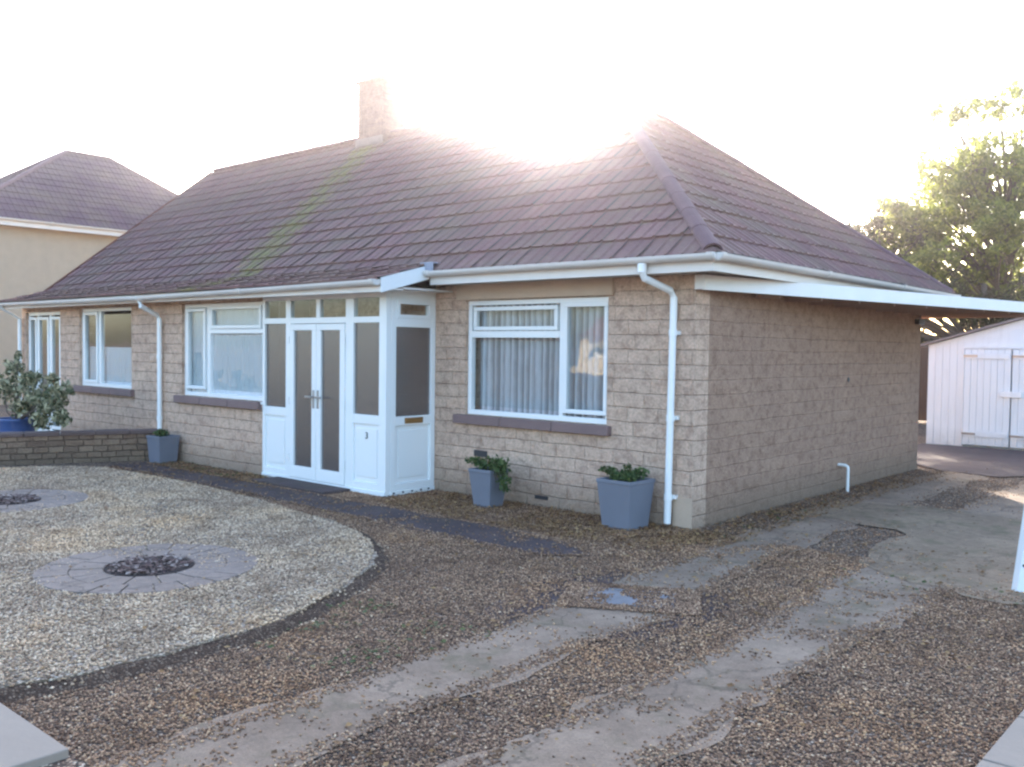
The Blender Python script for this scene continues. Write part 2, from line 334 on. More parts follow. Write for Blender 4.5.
def wall_mesh(mb, a0, a1, z0, z1, openings, axis, pos, thick, sign, ends=True):
    """wall with rectangular openings. axis 'x': runs along x with outer face at y=pos; sign: direction of the thickness"""
    us = sorted({a0, a1, *[o[0] for o in openings], *[o[1] for o in openings]}); vs = sorted({z0, z1, *[o[2] for o in openings], *[o[3] for o in openings]})
    def P(u, w, d):
        return (u, pos + sign*d, w) if axis == 'x' else (pos + sign*d, u, w)
    def solid(i, j):
        if i < 0 or j < 0 or i >= len(us)-1 or j >= len(vs)-1: return False
        cu = (us[i]+us[i+1])/2; cv = (vs[j]+vs[j+1])/2
        return not any(o[0] < cu < o[1] and o[2] < cv < o[3] for o in openings)
    for i in range(len(us)-1):
        for j in range(len(vs)-1):
            if not solid(i, j): continue
            u0, u1, w0, w1 = us[i], us[i+1], vs[j], vs[j+1]
            for d in (0, thick): mb.quad(P(u0,w0,d), P(u1,w0,d), P(u1,w1,d), P(u0,w1,d))
            for (di, dj, q) in ((-1,0,((u0,w0),(u0,w1))), (1,0,((u1,w0),(u1,w1))), (0,-1,((u0,w0),(u1,w0))), (0,1,((u0,w1),(u1,w1)))):
                if not solid(i+di, j+dj):
                    (ua, wa), (ub, wb) = q; mb.quad(P(ua,wa,0), P(ub,wb,0), P(ub,wb,thick), P(ua,wa,thick))
    return mb

def weld(o, d=1e-4):
    bm = bmesh.new(); bm.from_mesh(o.data); bmesh.ops.remove_doubles(bm, verts=bm.verts, dist=d); bmesh.ops.recalc_face_normals(bm, faces=bm.faces); bm.to_mesh(o.data); bm.free()

def tiled_slope(name, m, parent, origin, u, v, width, length, clips=(), gauge=0.31, tw=0.30, flip=False, inside=None):
    """courses of interlocking tiles on a slope: origin = eave corner, u along the eave, v up the slope"""
    u = Vector(u).normalized(); v = Vector(v).normalized(); n = u.cross(v)
    if n.z < 0: n = -n
    o0 = Vector(origin); bm = bmesh.new(); tl = bm.faces.layers.float.new('tint')
    prof = [(0.0, 0.004), (0.10, 0.0), (0.42, 0.0), (0.50, 0.014), (0.58, 0.0), (0.86, 0.0), (0.94, 0.018), (1.0, 0.016)]
    nc = int(math.ceil(length/gauge)); nt_ = int(math.ceil(width/tw))
    for j in range(nc):
        v0 = j*gauge - (0.03 if j == 0 else 0); v1 = (j+1)*gauge + 0.012
        for i in range(-1, nt_+1):
            c = o0 + u*((i+0.5)*tw) + v*((j+0.5)*gauge)
            if inside and not inside(c): continue
            tint = min(1, max(0, random.gauss(0.5, 0.2))); lift = 0.028 + random.uniform(-0.004, 0.005); jit = random.uniform(-0.006, 0.006)
            lo, hi, li = [], [], []
            for (a, h) in prof:
                q = o0 + u*((i+a)*tw)
                lo.append(bm.verts.new(q + v*(v0+jit) + n*(lift+h))); hi.append(bm.verts.new(q + v*v1 + n*(0.006+h*0.9))); li.append(bm.verts.new(q + v*(v0+jit+0.002) + n*(0.0)))
            for k in range(len(prof)-1):
                for f in (bm.faces.new((lo[k], lo[k+1], hi[k+1], hi[k])), bm.faces.new((li[k], li[k+1], lo[k+1], lo[k]))): f[tl] = tint
    for (co, no) in clips:
        bmesh.ops.bisect_plane(bm, geom=bm.verts[:]+bm.edges[:]+bm.faces[:], plane_co=co, plane_no=no, clear_outer=True)
    bmesh.ops.recalc_face_normals(bm, faces=bm.faces)
    me = bpy.data.meshes.new(name); bm.to_mesh(me); bm.free(); me.materials.append(MT[m])
    ob = bpy.data.objects.new(name, me); COL.objects.link(ob); ob.parent = parent
    return ob

def cap_tiles(mb, a, b, r=0.085, seg=0.45, sink=0.03):
    a = Vector(a); b = Vector(b); d = (b-a).normalized(); L = (b-a).length; s = d.cross(Vector((0, 0, 1))).normalized(); n = s.cross(d)
    k = max(1, round(L/seg)); sg = L/k
    for i in range(k):
        p0 = a + d*(i*sg-0.01) + n*random.uniform(-.004, .004); p1 = a + d*((i+1)*sg-0.004); N = 8; base = len(mb.v)
        for p, rr in ((p0, r*1.05), (p1, r)):
            for q in (rr, rr-0.016):
                for t in range(N+1):
                    an = math.pi*t/N; mb.v.append(tuple(p + s*math.cos(an)*q + n*(math.sin(an)*q*0.8 - sink)))
        W = N+1
        for t in range(N):
            mb.f += [(base+t, base+t+1, base+2*W+t+1, base+2*W+t), (base+t, base+t+1, base+W+t+1, base+W+t), (base+2*W+t, base+2*W+t+1, base+3*W+t+1, base+3*W+t)]; mb.t += [0.5]*3

# ------------------------------------------------------------------ the ground
def lift(p, z):          # a point seen on z=0 from where the plan was surveyed, moved up to height z along the sight line
    k = (CAM.z - z)/CAM.z; return (CAM.x + (p[0]-CAM.x)*k, CAM.y + (p[1]-CAM.y)*k)
g = MB(); rad = 900; g.quad((-rad,-rad,0),(rad,-rad,0),(rad,rad,0),(-rad,rad,0))
tag(g.build('ground', 'ground'), kind='structure')

def wobbly(poly, amp=0.05, step=0.12, closed=True, seed=0.0):
    out = []; n = len(poly)
    for i in range(n):
        a = Vector((*poly[i], 0)); b = Vector((*poly[(i+1) % n], 0)); L = (b-a).length; k = max(1, int(L/step)); nr = Vector((-(b-a).y, (b-a).x, 0)).normalized()
        for j in range(k):
            p = a + (b-a)*(j/k); q = p + nr*amp*(noise.noise(Vector((p.x*2.1, p.y*2.1, seed))) + 0.6*noise.noise(Vector((p.x*7, p.y*7, seed+3))))
            out.append((q.x, q.y))
    return out
def smooth_poly(pts, it=2):
    for _ in range(it):
        o = []
        for i in range(len(pts)):
            a = pts[i]; b = pts[(i+1) % len(pts)]
            o += [(a[0]*.75+b[0]*.25, a[1]*.75+b[1]*.25), (a[0]*.25+b[0]*.75, a[1]*.25+b[1]*.75)]
        pts = o
    return pts
def sheet(name, poly, z, m, kind='structure', **k):
    bm = bmesh.new(); vs = [bm.verts.new((x, y, z)) for x, y in poly]; f = bm.faces.new(vs)
    if f.normal.z < 0: f.normal_flip()
    r = bmesh.ops.triangulate(bm, faces=bm.faces)
    for f in bm.faces:
        if f.normal.z < 0: f.normal_flip()
    me = bpy.data.meshes.new(name); bm.to_mesh(me); bm.free(); me.materials.append(MT[m]); o = bpy.data.objects.new(name, me); COL.objects.link(o)
    return tag(o, kind=kind, **k)

STRIP1 = [(0.76,-6.0),(1.34,-6.0),(1.32,-4.4),(1.30,-2.6),(1.10,-0.5),(1.02,1.6),(1.02,4.0),(1.05,6.3),(0.42,6.5),(0.36,4.0),(0.34,1.6),(0.46,-0.4),(0.62,-2.6),(0.74,-4.4)]
STRIP2 = [(1.84,-6.0),(2.42,-6.0),(2.42,-4.4),(2.40,-2.9),(2.48,-0.9),(2.35,1.2),(2.30,5.0),(2.30,9.9),(1.50,9.9),(1.48,5.0),(1.50,1.6),(1.62,-0.2),(1.84,-2.9),(1.82,-4.4)]
CROSS = [(1.62,-0.25),(2.2,-0.55),(2.7,-0.72),(3.3,-0.5),(3.4,2.6),(2.2,2.9),(1.2,3.0),(0.4,2.6),(0.36,1.5),(1.0,1.45),(1.5,1.3)]
APRON = [(-1.1,7.9),(0.30,6.4),(1.1,6.2),(2.6,8.2),(2.8,10.35),(-1.1,10.35)]
PATH = [(-8.1,-1.72),(-5.6,-1.70),(-3.4,-1.80),(-1.6,-1.80),(-0.30,-1.82),(0.05,-1.45),(-0.8,-1.22),(-1.6,-1.15),(-3.4,-1.18),(-5.6,-1.20),(-8.1,-1.18)]
sheet('concrete_strip', wobbly(STRIP1, 0.11, seed=1), 0.008, 'concrete')
sheet('concrete_strip', wobbly(STRIP2, 0.11, seed=2), 0.008, 'concrete')
sheet('concrete_crossing', wobbly(CROSS, 0.13, seed=3), 0.012, 'concrete_pale')
sheet('concrete_apron', wobbly(APRON, 0.06, seed=4), 0.016, 'concrete_dark')  # dark tone paints in the shade between house and garage
sheet('front_path', wobbly(PATH, 0.07, seed=5), 0.008, 'concrete_dark')
MUD = [(0.15,-2.5),(0.6,-3.6),(1.5,-3.2),(1.6,-2.2),(1.0,-1.5),(0.3,-1.7)]
sheet('mud_patch', wobbly(smooth_poly(MUD), 0.15, seed=9), 0.004, 'concrete_dark')
# pavement along the street, its back edge at y=-5.98, kerb and road behind the camera
pv = MB(); x = -30.0; row = 0
while x < 30:
    if not (0.66 < x+0.3 < 3.2):
        pv.box(x+0.004, x+0.896, -6.58, -5.98, -0.05, 0.035 + random.uniform(-.003, .003)); pv.box(x+0.004, x+0.896, -7.185, -6.588, -0.05, 0.035 + random.uniform(-.003, .003)); pv.box(x+0.004, x+0.896, -7.80, -7.193, -0.05, 0.035)
    x += 0.9
tag(pv.build('pavement', 'slab', bevel=0.006), kind='structure')
tag(MB().box(-40, 40, -7.96, -7.81, -0.1, 0.03).build('kerb', 'kerb', bevel=0.015), kind='structure')
tag(MB().quad((-60,-15,0.006),(60,-15,0.006),(60,-7.97,0.006),(-60,-7.97,0.006)).build('road', 'asphalt'), kind='structure')
# side path of grey slabs along the right boundary
sp = MB(); y = -5.9
while y < -2.0:
    sp.box(3.38, 4.3, y+0.006, y+0.594, -0.03, 0.03); y += 0.6
tag(sp.build('side_path', 'slab', bevel=0.006), kind='structure')

# cream gravel bed with edging
BEDP = [(-0.50,-5.97),(-0.50,-5.97),(-0.50,-5.97),(-0.34,-5.4),(-0.28,-4.87),(-0.40,-4.1),(-1.05,-3.0),(-1.75,-2.35),(-2.5,-2.12),(-3.21,-2.02),(-4.4,-1.85),(-5.66,-1.74),(-7.2,-1.78),(-8.35,-1.90),(-9.0,-3.2),(-9.8,-5.0),(-10.2,-5.97),(-10.2,-5.97)]
BED = [lift(p, 0.05) for p in BEDP]
BEDS = smooth_poly(BED, 2)
BEDW = wobbly(BEDS, 0.07, 0.1, seed=6)
def poly_in(px, py, poly):
    x0 = np.array([p[0] for p in poly]); y0 = np.array([p[1] for p in poly]); x1 = np.roll(x0, -1); y1 = np.roll(y0, -1)
    ins = np.zeros(len(px), bool)
    for a, b, c, d in zip(x0, y0, x1, y1):
        if b == d: continue
        cr = ((b > py) != (d > py)) & (px < (c-a)*(py-b)/(d-b)+a); ins ^= cr
    return ins
bedo = MB().prism(BEDW, 0.0, 0.05).build('gravel_bed', 'bed'); tag(bedo, kind='structure')
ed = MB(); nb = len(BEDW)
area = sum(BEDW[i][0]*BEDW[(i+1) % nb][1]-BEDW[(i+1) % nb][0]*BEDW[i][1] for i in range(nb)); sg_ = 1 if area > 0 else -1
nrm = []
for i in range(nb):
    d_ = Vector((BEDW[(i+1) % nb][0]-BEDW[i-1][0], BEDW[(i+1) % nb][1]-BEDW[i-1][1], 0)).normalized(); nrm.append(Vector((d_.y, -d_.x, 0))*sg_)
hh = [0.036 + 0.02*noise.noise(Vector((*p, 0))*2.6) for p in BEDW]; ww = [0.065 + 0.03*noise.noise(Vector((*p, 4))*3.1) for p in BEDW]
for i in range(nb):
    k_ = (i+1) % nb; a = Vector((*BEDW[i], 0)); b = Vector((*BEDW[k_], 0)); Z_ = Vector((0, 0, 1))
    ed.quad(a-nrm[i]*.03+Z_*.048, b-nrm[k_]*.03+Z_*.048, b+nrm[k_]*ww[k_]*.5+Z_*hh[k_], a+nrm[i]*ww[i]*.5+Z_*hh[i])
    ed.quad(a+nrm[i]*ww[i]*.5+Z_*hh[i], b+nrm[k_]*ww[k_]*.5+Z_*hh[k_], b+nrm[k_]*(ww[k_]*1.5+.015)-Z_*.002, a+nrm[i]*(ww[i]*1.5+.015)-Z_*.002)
tag(ed.build('bed_edging', 'soil_shadow_edge', smooth=True), kind='structure')  # soil rim, its dark tone also painting the shadow line at the bed edge

# circular paving set in the bed, around a pit of bark
CIRC = [(-2.03, -4.27), (-5.72, -3.89)]
def stone_circle(c, label):
    t = empty('paving_circle', (c[0], c[1], 0.05), 0.1, label=label, cat='paving circle', group='paving circles set in the cream gravel bed')
    m = MB()
    for (r0, r1, n, off) in ((0.315, 0.538, 14, 0.0), (0.544, 0.765, 22, 0.1)):
        for k in range(n):
            a0 = 2*math.pi*(k+off)/n + 0.005/r0; a1 = 2*math.pi*(k+1+off)/n - 0.005/r0; sub = 4; poly = []
            for q in range(sub+1): a = a0+(a1-a0)*q/sub; poly.append((r1*math.cos(a), r1*math.sin(a)))
            for q in range(sub, -1, -1): a = a0+(a1-a0)*q/sub; poly.append((r0*math.cos(a), r0*math.sin(a)))
            m.prism(poly, -0.03, 0.009 + random.uniform(-.003, .003))
    m.build('paving', 'paver', t, bevel=0.004)
    b = MB(); N = 28; base = len(b.v)
    b.prism([(0.31*math.cos(2*math.pi*k/N), 0.31*math.sin(2*math.pi*k/N)) for k in range(N)], -0.03, 0.008); b.build('bark_pit', 'pit', t)
    ch = MB()
    for k in range(520):
        r = 0.29*math.sqrt(random.random()); a = random.random()*6.283; p = Vector((r*math.cos(a), r*math.sin(a), random.uniform(0.012, 0.035)))
        e = Matrix.Rotation(random.random()*6.28, 3, 'Z') @ Matrix.Rotation(random.uniform(-.7, .7), 3, 'X'); s1 = random.uniform(.008, .022); s2 = random.uniform(.005, .012)
        ch.quad(p+e@Vector((-s1,-s2,0)), p+e@Vector((s1,-s2,0)), p+e@Vector((s1*.7,s2,0)), p+e@Vector((-s1*.8,s2,0)), tint=random.random())
    ch.build('bark_chips', 'chip', t, tint=True, fix=False)
    return t
MT['chip'] = mat_stones('bark_chip', [(0.0, (0.05, 0.03, 0.03)), (0.6, (0.16, 0.09, 0.075)), (1.0, (0.40, 0.32, 0.28))])
stone_circle(CIRC[0], 'grey paving circle with brown bark centre, nearest in the cream gravel')
stone_circle(CIRC[1], 'grey paving circle with bark centre cut by the left picture edge')

def stones(name, P, Z, size, m, flat=0.6):
    n = len(P); base = np.array([(1,0,0),(0,1,0),(-1,0,0),(0,-1,0),(0,0,1),(0,0,-1),(.7,.7,.45),(-.7,-.65,.5)], float)[:6]
    F = np.array([(0,1,4),(1,2,4),(2,3,4),(3,0,4),(1,0,5),(2,1,5),(3,2,5),(0,3,5)])
    s = size*rng.uniform(0.55, 1.25, (n,1,1)); V = base[None]*rng.uniform(0.65, 1.25, (n,6,3))*s*np.array([1.0, 0.8, flat])
    a = rng.uniform(0, 6.283, n); b = rng.uniform(-0.6, 0.6, n); ca, sa, cb, sb = np.cos(a), np.sin(a), np.cos(b), np.sin(b)
    X, Y, Zz = V[...,0], V[...,1], V[...,2]; Y2 = Y*cb[:,None]-Zz*sb[:,None]; Z2 = Y*sb[:,None]+Zz*cb[:,None]
    V = np.stack([X*ca[:,None]-Y2*sa[:,None], X*sa[:,None]+Y2*ca[:,None], Z2], -1)
    V[...,0] += P[:,0,None]; V[...,1] += P[:,1,None]; V[...,2] += (Z+size*flat*0.35)[:,None]
    FF = (F[None]+6*np.arange(n)[:,None,None]).reshape(-1)
    me = bpy.data.meshes.new(name); me.vertices.add(6*n); me.vertices.foreach_set('co', V.reshape(-1))
    me.loops.add(len(FF)); me.loops.foreach_set('vertex_index', FF); nf = 8*n; me.polygons.add(nf); me.polygons.foreach_set('loop_start', np.arange(nf)*3)
    me.update(calc_edges=True)
    at = me.attributes.new('tint', 'FLOAT', 'FACE'); at.data.foreach_set('value', np.repeat(rng.beta(2.0, 2.2, n), 8))
    me.materials.append(MT[m]); o = bpy.data.objects.new(name, me); COL.objects.link(o); return o
def scatter(n, x0, x1, y0, y1): return np.stack([rng.uniform(x0, x1, n), rng.uniform(y0, y1, n)], 1)
def pnoise(P, s, seed=0.0): return np.array([noise.noise(Vector((x*s, y*s, seed))) for x, y in P])
def infov(P, mgn=60, z=0.0):
    d = np.concatenate([P, np.full((len(P),1), z)], 1) - np.array(CAM); zz = d@np.array(fw); u_ = d@np.array(rt)/np.maximum(zz, .01)*923+509; v_ = 383-d@np.array(up)/np.maximum(zz, .01)*923
    return (zz > 0.5) & (u_ > -mgn) & (u_ < 1024+mgn) & (v_ < 767+mgn), zz
# brown flint gravel over the drive, thinned where tyres have swept it off the concrete
P = np.concatenate([scatter(250000, -4.0, 3.5, -5.97, 0.0), scatter(26000, 0.02, 3.6, 0.0, 9.0), scatter(20000, -8.0, -3.0, -2.1, -0.78)])
keep, dist = infov(P, 150); P = P[keep]; dist = dist[keep]
P0 = P; keep = ~poly_in(P[:,0], P[:,1], BEDS)
keep &= ~((P[:,1] > -0.78) & (P[:,0] < -3.43)); keep &= ~((P[:,0] > 3.37) & (P[:,1] < -2.0))
pr = np.ones(len(P)); nz = pnoise(P, 1.6, 4.0)*0.5 + pnoise(P, 5.0, 7.0)*0.4
def edge_dist(P, poly):
    d = np.full(len(P), 9.0)
    for (a, b), (c, e) in zip(poly, poly[1:]+poly[:1]):
        L2 = (c-a)**2+(e-b)**2+1e-9; t = np.clip(((P[:,0]-a)*(c-a)+(P[:,1]-b)*(e-b))/L2, 0, 1)
        d = np.minimum(d, np.hypot(P[:,0]-a-t*(c-a), P[:,1]-b-t*(e-b)))
    return d
def soft(poly, base, fea=0.16):
    global pr
    ins = poly_in(P[:,0], P[:,1], poly); d = np.where(ins, edge_dist(P, poly), 0)
    f = np.clip(1.25-d/fea + nz*0.9, 0, 1)
    pr = np.where(ins, np.minimum(pr, np.clip(base + nz*1.3, 0.02, 1.0)*(1-f) + f), pr)
soft(STRIP1, -0.06, .12); soft(STRIP2, -0.10, .12); soft(CROSS, -0.08, .16); soft(APRON, 0.0); soft(PATH, -0.06, .06); soft(MUD, 0.22, .25)
pr = pr*np.clip(1.0 + nz*0.5, 0.3, 1.0)
pr = pr*np.clip(1.3 - (dist-4)*0.07, 0.35, 1)
dE = edge_dist(P, BEDW); pr = np.where((dE < 0.085) & ~poly_in(P[:,0], P[:,1], BEDW), pr*np.clip(0.35+1.1*pnoise(P, 2.2, 44)+0.25*(P[:,1]+4.5), 0.08, 1), pr)  # stones thinned near the rim so the shadow-dark soil band shows
keep &= rng.random(len(P)) < pr
P = P[keep]
onc = np.zeros(len(P), bool)
for q in (STRIP1, STRIP2, CROSS, PATH, MUD): onc |= poly_in(P[:,0], P[:,1], q)
tag(stones('drive_gravel', P, np.where(onc, 0.010, 0.004), 0.0090, 'stone_b'), kind='stuff', label='brown flint gravel spread over the drive', cat='gravel')
P = scatter(150000, -9.8, -0.2, -5.95, -1.6); keep, dist = infov(P, 100); P = P[keep]; dist = dist[keep]
keep = poly_in(P[:,0], P[:,1], BEDS); P = P[keep]; dist = dist[keep]
for c in CIRC:
    d = np.hypot(P[:,0]-c[0], P[:,1]-c[1]); thr = 0.75 + pnoise(P, 4, 9)*0.08; k = (d > thr) | ((d > 0.33) & (rng.random(len(P)) < np.clip(0.05+0.5*pnoise(P, 2.5, 31)+0.35*(d-.45), 0.02, .5))); P = P[k]; dist = dist[k]
k = rng.random(len(P)) < np.clip(1.15-(dist-5)*0.06, 0.4, 1)*np.clip(0.9+0.6*pnoise(P, 1.5, 2), 0.5, 1); P = P[k]
Q = scatter(60000, -8.5, -0.1, -5.95, -1.6); kq, _ = infov(Q, 60); Q = Q[kq]; dq = edge_dist(Q, BEDW); Q = Q[(dq < 0.16) & (rng.random(len(Q)) < np.clip(0.30-dq*2.2+0.6*pnoise(Q, 3, 17), 0, 1))]
zq = np.where(poly_in(Q[:,0], Q[:,1], BEDW), 0.054, np.clip(0.05-edge_dist(Q, BEDW)*.55, 0.008, 1)); P = np.concatenate([P, Q]); ZP = np.concatenate([np.full(len(P)-len(Q), 0.052), zq])
tag(stones('cream_gravel', P, ZP, 0.0125, 'stone_p'), kind='stuff', label='cream stone chippings filling the raised bed', cat='gravel')

# fallen leaves and weeds
def flecks(name, P, Z, smin, smax, m, **k):
    mb = MB()
    for (x, y), z in zip(P, Z):
        e = Matrix.Rotation(random.random()*6.28, 3, 'Z') @ Matrix.Rotation(random.uniform(-.6, .6), 3, 'X'); a = random.uniform(smin, smax); b = a*random.uniform(.45, .8); p = Vector((x, y, z + a*0.35)); t = random.random()
        mb.quad(p+e@Vector((-a,0,0)), p+e@Vector((-a*.2,-b,0.1*a)), p+e@Vector((a,0,0)), p+e@Vector((a*.1,b,0.15*a)), tint=t)
    return tag(mb.build(name, m, tint=True, fix=False), **k)
lp = [scatter(6500, -3.4, 0.35, -1.15, -0.02), scatter(3800, 0.03, 0.60, -0.5, 6.2), scatter(1800, -8.0, -5.0, -1.3, -0.8), scatter(900, -8.0, -3.0, -1.9, -1.3), scatter(2200, -3.5, 3.2, -5.5, 0.5), scatter(2000, -1.5, 3.0, -2.2, 0.6), scatter(350, 0.2, 3.2, 0.5, 8.0)]
Pl = np.concatenate(lp); k = ~poly_in(Pl[:,0], Pl[:,1], BEDS) & (rng.random(len(Pl)) < np.clip(0.75+pnoise(Pl, 2, 5), 0.15, 1)) & ~((Pl[:,1] > -0.76) & (Pl[:,0] < -3.44)); Pl = Pl[k]
flecks('fallen_leaves', Pl, np.full(len(Pl), 0.018), 0.008, 0.021, 'litter', kind='stuff', label='brown fallen leaves gathered along the foot of the house', cat='leaf litter')
Pb = scatter(2600, -8.5, -0.3, -5.9, -1.8); kb = poly_in(Pb[:,0], Pb[:,1], BEDS) & (rng.random(len(Pb)) < np.clip(.35+1.2*pnoise(Pb, 1.8, 12), .05, 1)); Pb = Pb[kb]
flecks('bed_leaves', Pb, np.full(len(Pb), 0.068), 0.006, 0.018, 'litter', kind='stuff', label='dark leaf scraps lying on the cream gravel', cat='leaf litter')
wp = np.concatenate([scatter(420, -0.35, 0.9, -5.3, -4.2)+np.array([-0.1, 0.6]), scatter(160, 0.15, 0.55, -0.6, 1.6), scatter(500, -7.8, -5.6, -1.25, -0.80), scatter(250, 0.05, 0.4, -0.2, 3.0), scatter(60, 1.6, 3.1, -0.9, -0.4)])
k = (rng.random(len(wp)) < np.clip(0.4+1.6*pnoise(wp, 3, 8), 0.0, 1)) & ~poly_in(wp[:,0], wp[:,1], BEDW); wp = wp[k]
flecks('ground_weeds', wp, np.full(len(wp), 0.01), 0.010, 0.024, 'weed', kind='stuff', label='low weeds and moss growing through the gravel', cat='weeds')

# ------------------------------------------------------------------ the bungalow
H = 2.42; D = 6.45; PY = -0.764; XP = -3.448; XQ = -5.84; XE = -13.48; YR = 3.10; ZR = 5.32; T = 0.26
HB = empty('bungalow', (0, 0, 0), label='pair of stone bungalows under one brown tiled roof with white glazed porch', cat='bungalow')
def part(mb, name, m, **k): return mb.build(name, m, HB, **k)
WR = (-2.96, -0.985, 0.925, 2.22)                # right window opening
WL = (-7.84, XQ, 0.955, 2.25)                    # left window, runs up against the porch
NW = (-11.12, -9.33, 0.975, 2.25); ND = (-13.30, -11.86, 0.08, 2.22)
o = part(wall_mesh(MB(), XP, 0.0, 0, H, [WR], 'x', 0.0, T, 1), 'front_wall', 'wall'); weld(o)
o = part(wall_mesh(MB(), XE, XQ, 0, H-0.06, [NW, ND, WL], 'x', PY, T, 1), 'projecting_wall', 'wall'); weld(o)
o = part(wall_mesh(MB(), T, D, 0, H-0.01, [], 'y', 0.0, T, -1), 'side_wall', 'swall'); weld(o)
o = part(wall_mesh(MB(), XE, -T-0.002, 0, H-0.01, [], 'x', D-T, T, 1), 'rear_wall', 'wall'); weld(o)
gw = MB()                                        # gable end at the far side
for xx_ in (XE, XE+T):
    gw.quad((xx_, PY+T+0.002, 0), (xx_, D-T-0.002, 0), (xx_, D-T-0.002, 2.36), (xx_, YR, ZR-0.16), (xx_, PY+T+0.002, 2.30))
part(gw, 'gable_wall', 'render')
# rooms behind the windows
rm = MB()
rm.box(XE+T+.01, -T-0.01, 3.4, 3.45, 0, 2.35); rm.box(-3.60, -3.50, T+.01, 3.39, 0, 2.35); rm.box(-5.90, -5.86, PY+T+0.02, 3.39, 0, 2.34); rm.box(-8.68, -8.58, PY+T+.01, 3.39, 0, 2.34)
rm.box(-11.6, -11.5, PY+T+.01, 3.39, 0, 2.34)
part(rm, 'room_wall', 'plaster')
part(MB().box(XE+T+.01, -T-.01, T+.01, 3.39, 2.352, 2.38).box(XE+T+.01, XP-.07, PY+T+.01, T+.002, 2.352, 2.375), 'ceiling', 'plaster')
part(MB().box(XE+T+.01, -T-.01, T+.01, 3.39, 0.02, 0.06).box(XE+T+.01, XP-.07, PY+T+.01, T+.002, 0.02, 0.058), 'room_floor', 'carpet')
part(MB().box(XQ+.02, XP-.06, -0.05, 0.10, 0.06, 2.34), 'porch_inner_wall', 'wall')
dd = part(MB().box(-5.05, -4.2, -0.10, -0.055, 0.07, 2.05), 'front_door', 'door_wood', bevel=0.006)
# lintels and sills
part(MB().box(-3.08, -0.92, -0.035, 0.10, 2.225, 2.40), 'lintel', 'lintel', bevel=0.006)
def sill(x0, x1, y, z, name='window_sill', m='sill'):
    mb = MB(); n = 3; L = (x1-x0)/n
    for i in range(n): mb.box(x0+i*L+.003, x0+(i+1)*L-.003, y-0.07, y+0.12, z-0.10, z)
    return part(mb, name, m, bevel=0.008)
sill(-3.09, -0.92, 0.0, 0.922); sill(-7.96, XQ-0.01, PY, 0.952); sill(-11.22, -9.23, PY, 0.972)

# --- windows: frame, sashes, glass, curtain (a window is a part; the rest are its sub-parts)
def ring(mb, x0, x1, z0, z1, wd, y0, y1):
    mb.box(x0, x1, y0, y1, z0, z0+wd); mb.box(x0, x1, y0, y1, z1-wd, z1); mb.box(x0, x0+wd, y0, y1, z0+wd, z1-wd); mb.box(x1-wd, x1, y0, y1, z0+wd, z1-wd)
def window(x0, x1, z0, z1, y, lights, bars, name='window'):
    """lights: (x0,x1,z0,z1,sash?) glass apertures; bars: mullions and transoms as boxes"""
    f = MB(); ring(f, x0+.002, x1-.002, z0+.002, z1-.002, 0.055, y, y+0.07)
    for b in bars: f.box(b[0], b[1], y+.002, y+0.068, b[2], b[3])
    fo = part(f, name, 'upvc', bevel=0.005)
    for (a, b, c, d, sash) in lights:
        if sash:
            s = MB(); ring(s, a-.045, b+.045, c-.045, d+.045, 0.045, y-0.018, y+0.045); s.build('sash', 'upvc', fo, bevel=0.006)
        MB().box(a-.004, b+.004, y+0.018, y+0.024, c-.004, d+.004).build('pane', 'glass', fo)
    MB().box(x0-0.01, x1+0.01, y-0.065, y+0.02, z0-0.035, z0-0.003).build('cill', 'upvc', fo, bevel=0.006)
    return fo
def curtain(par, x0, x1, z0, z1, y, m, pitch=0.07, amp=0.018, name='curtain'):
    mb = MB(); n = int((x1-x0)/pitch*6); ph = random.random()*9
    pts = []
    for i in range(n+1):
        x = x0+(x1-x0)*i/n; t = (x-x0)/pitch*2*math.pi; pts.append((x + 0.008*math.sin(t*0.37+ph), y + amp*math.sin(t + 0.8*math.sin(t*0.23+ph)) + 0.006*math.sin(t*.31)))
    zs = [z0+(z1-z0)*k/6 for k in range(7)]; b = len(mb.v)
    for k, z in enumerate(zs):
        for (x, yy) in pts: mb.v.append((x, y+(yy-y)*(1.1-0.5*k/6), z))
    W = n+1
    for k in range(6):
        for i in range(n): mb.f.append((b+k*W+i, b+k*W+i+1, b+(k+1)*W+i+1, b+(k+1)*W+i)); mb.t.append(.5)
    return mb.build(name, m, par, smooth=True)
w1 = window(*WR, 0.045, [(-2.82,-1.70,1.925,2.10,True), (-2.865,-1.66,1.03,1.765,False), (-1.525,-1.055,1.06,2.12,True)], [(-1.635,-1.58,.98,2.165),(-2.905,-1.637,1.80,1.875)])
curtain(w1, -2.88, -1.03, 0.95, 2.17, 0.165, 'blind', 0.088, 0.026)
w2 = window(*WL, PY+0.045, [(-7.72,-7.32,1.10,2.14,True), (-7.09,-5.97,1.945,2.16,True), (-7.11,-5.935,1.07,1.80,False)], [(-7.245,-7.165,1.01,2.195),(-7.163,-5.895,1.835,1.895)])
curtain(w2, -7.80, -5.89, 0.99, 2.20, PY+0.115, 'net', 0.11, 0.008)
w3 = window(*NW, PY+0.045, [(-10.98,-10.58,1.08,2.14,True), (-10.38,-9.45,1.08,2.14,False)], [(-10.52,-10.44,1.03,2.195)])
curtain(w3, -11.05, -9.38, 1.0, 1.62, PY+0.13, 'net', 0.12, 0.012)
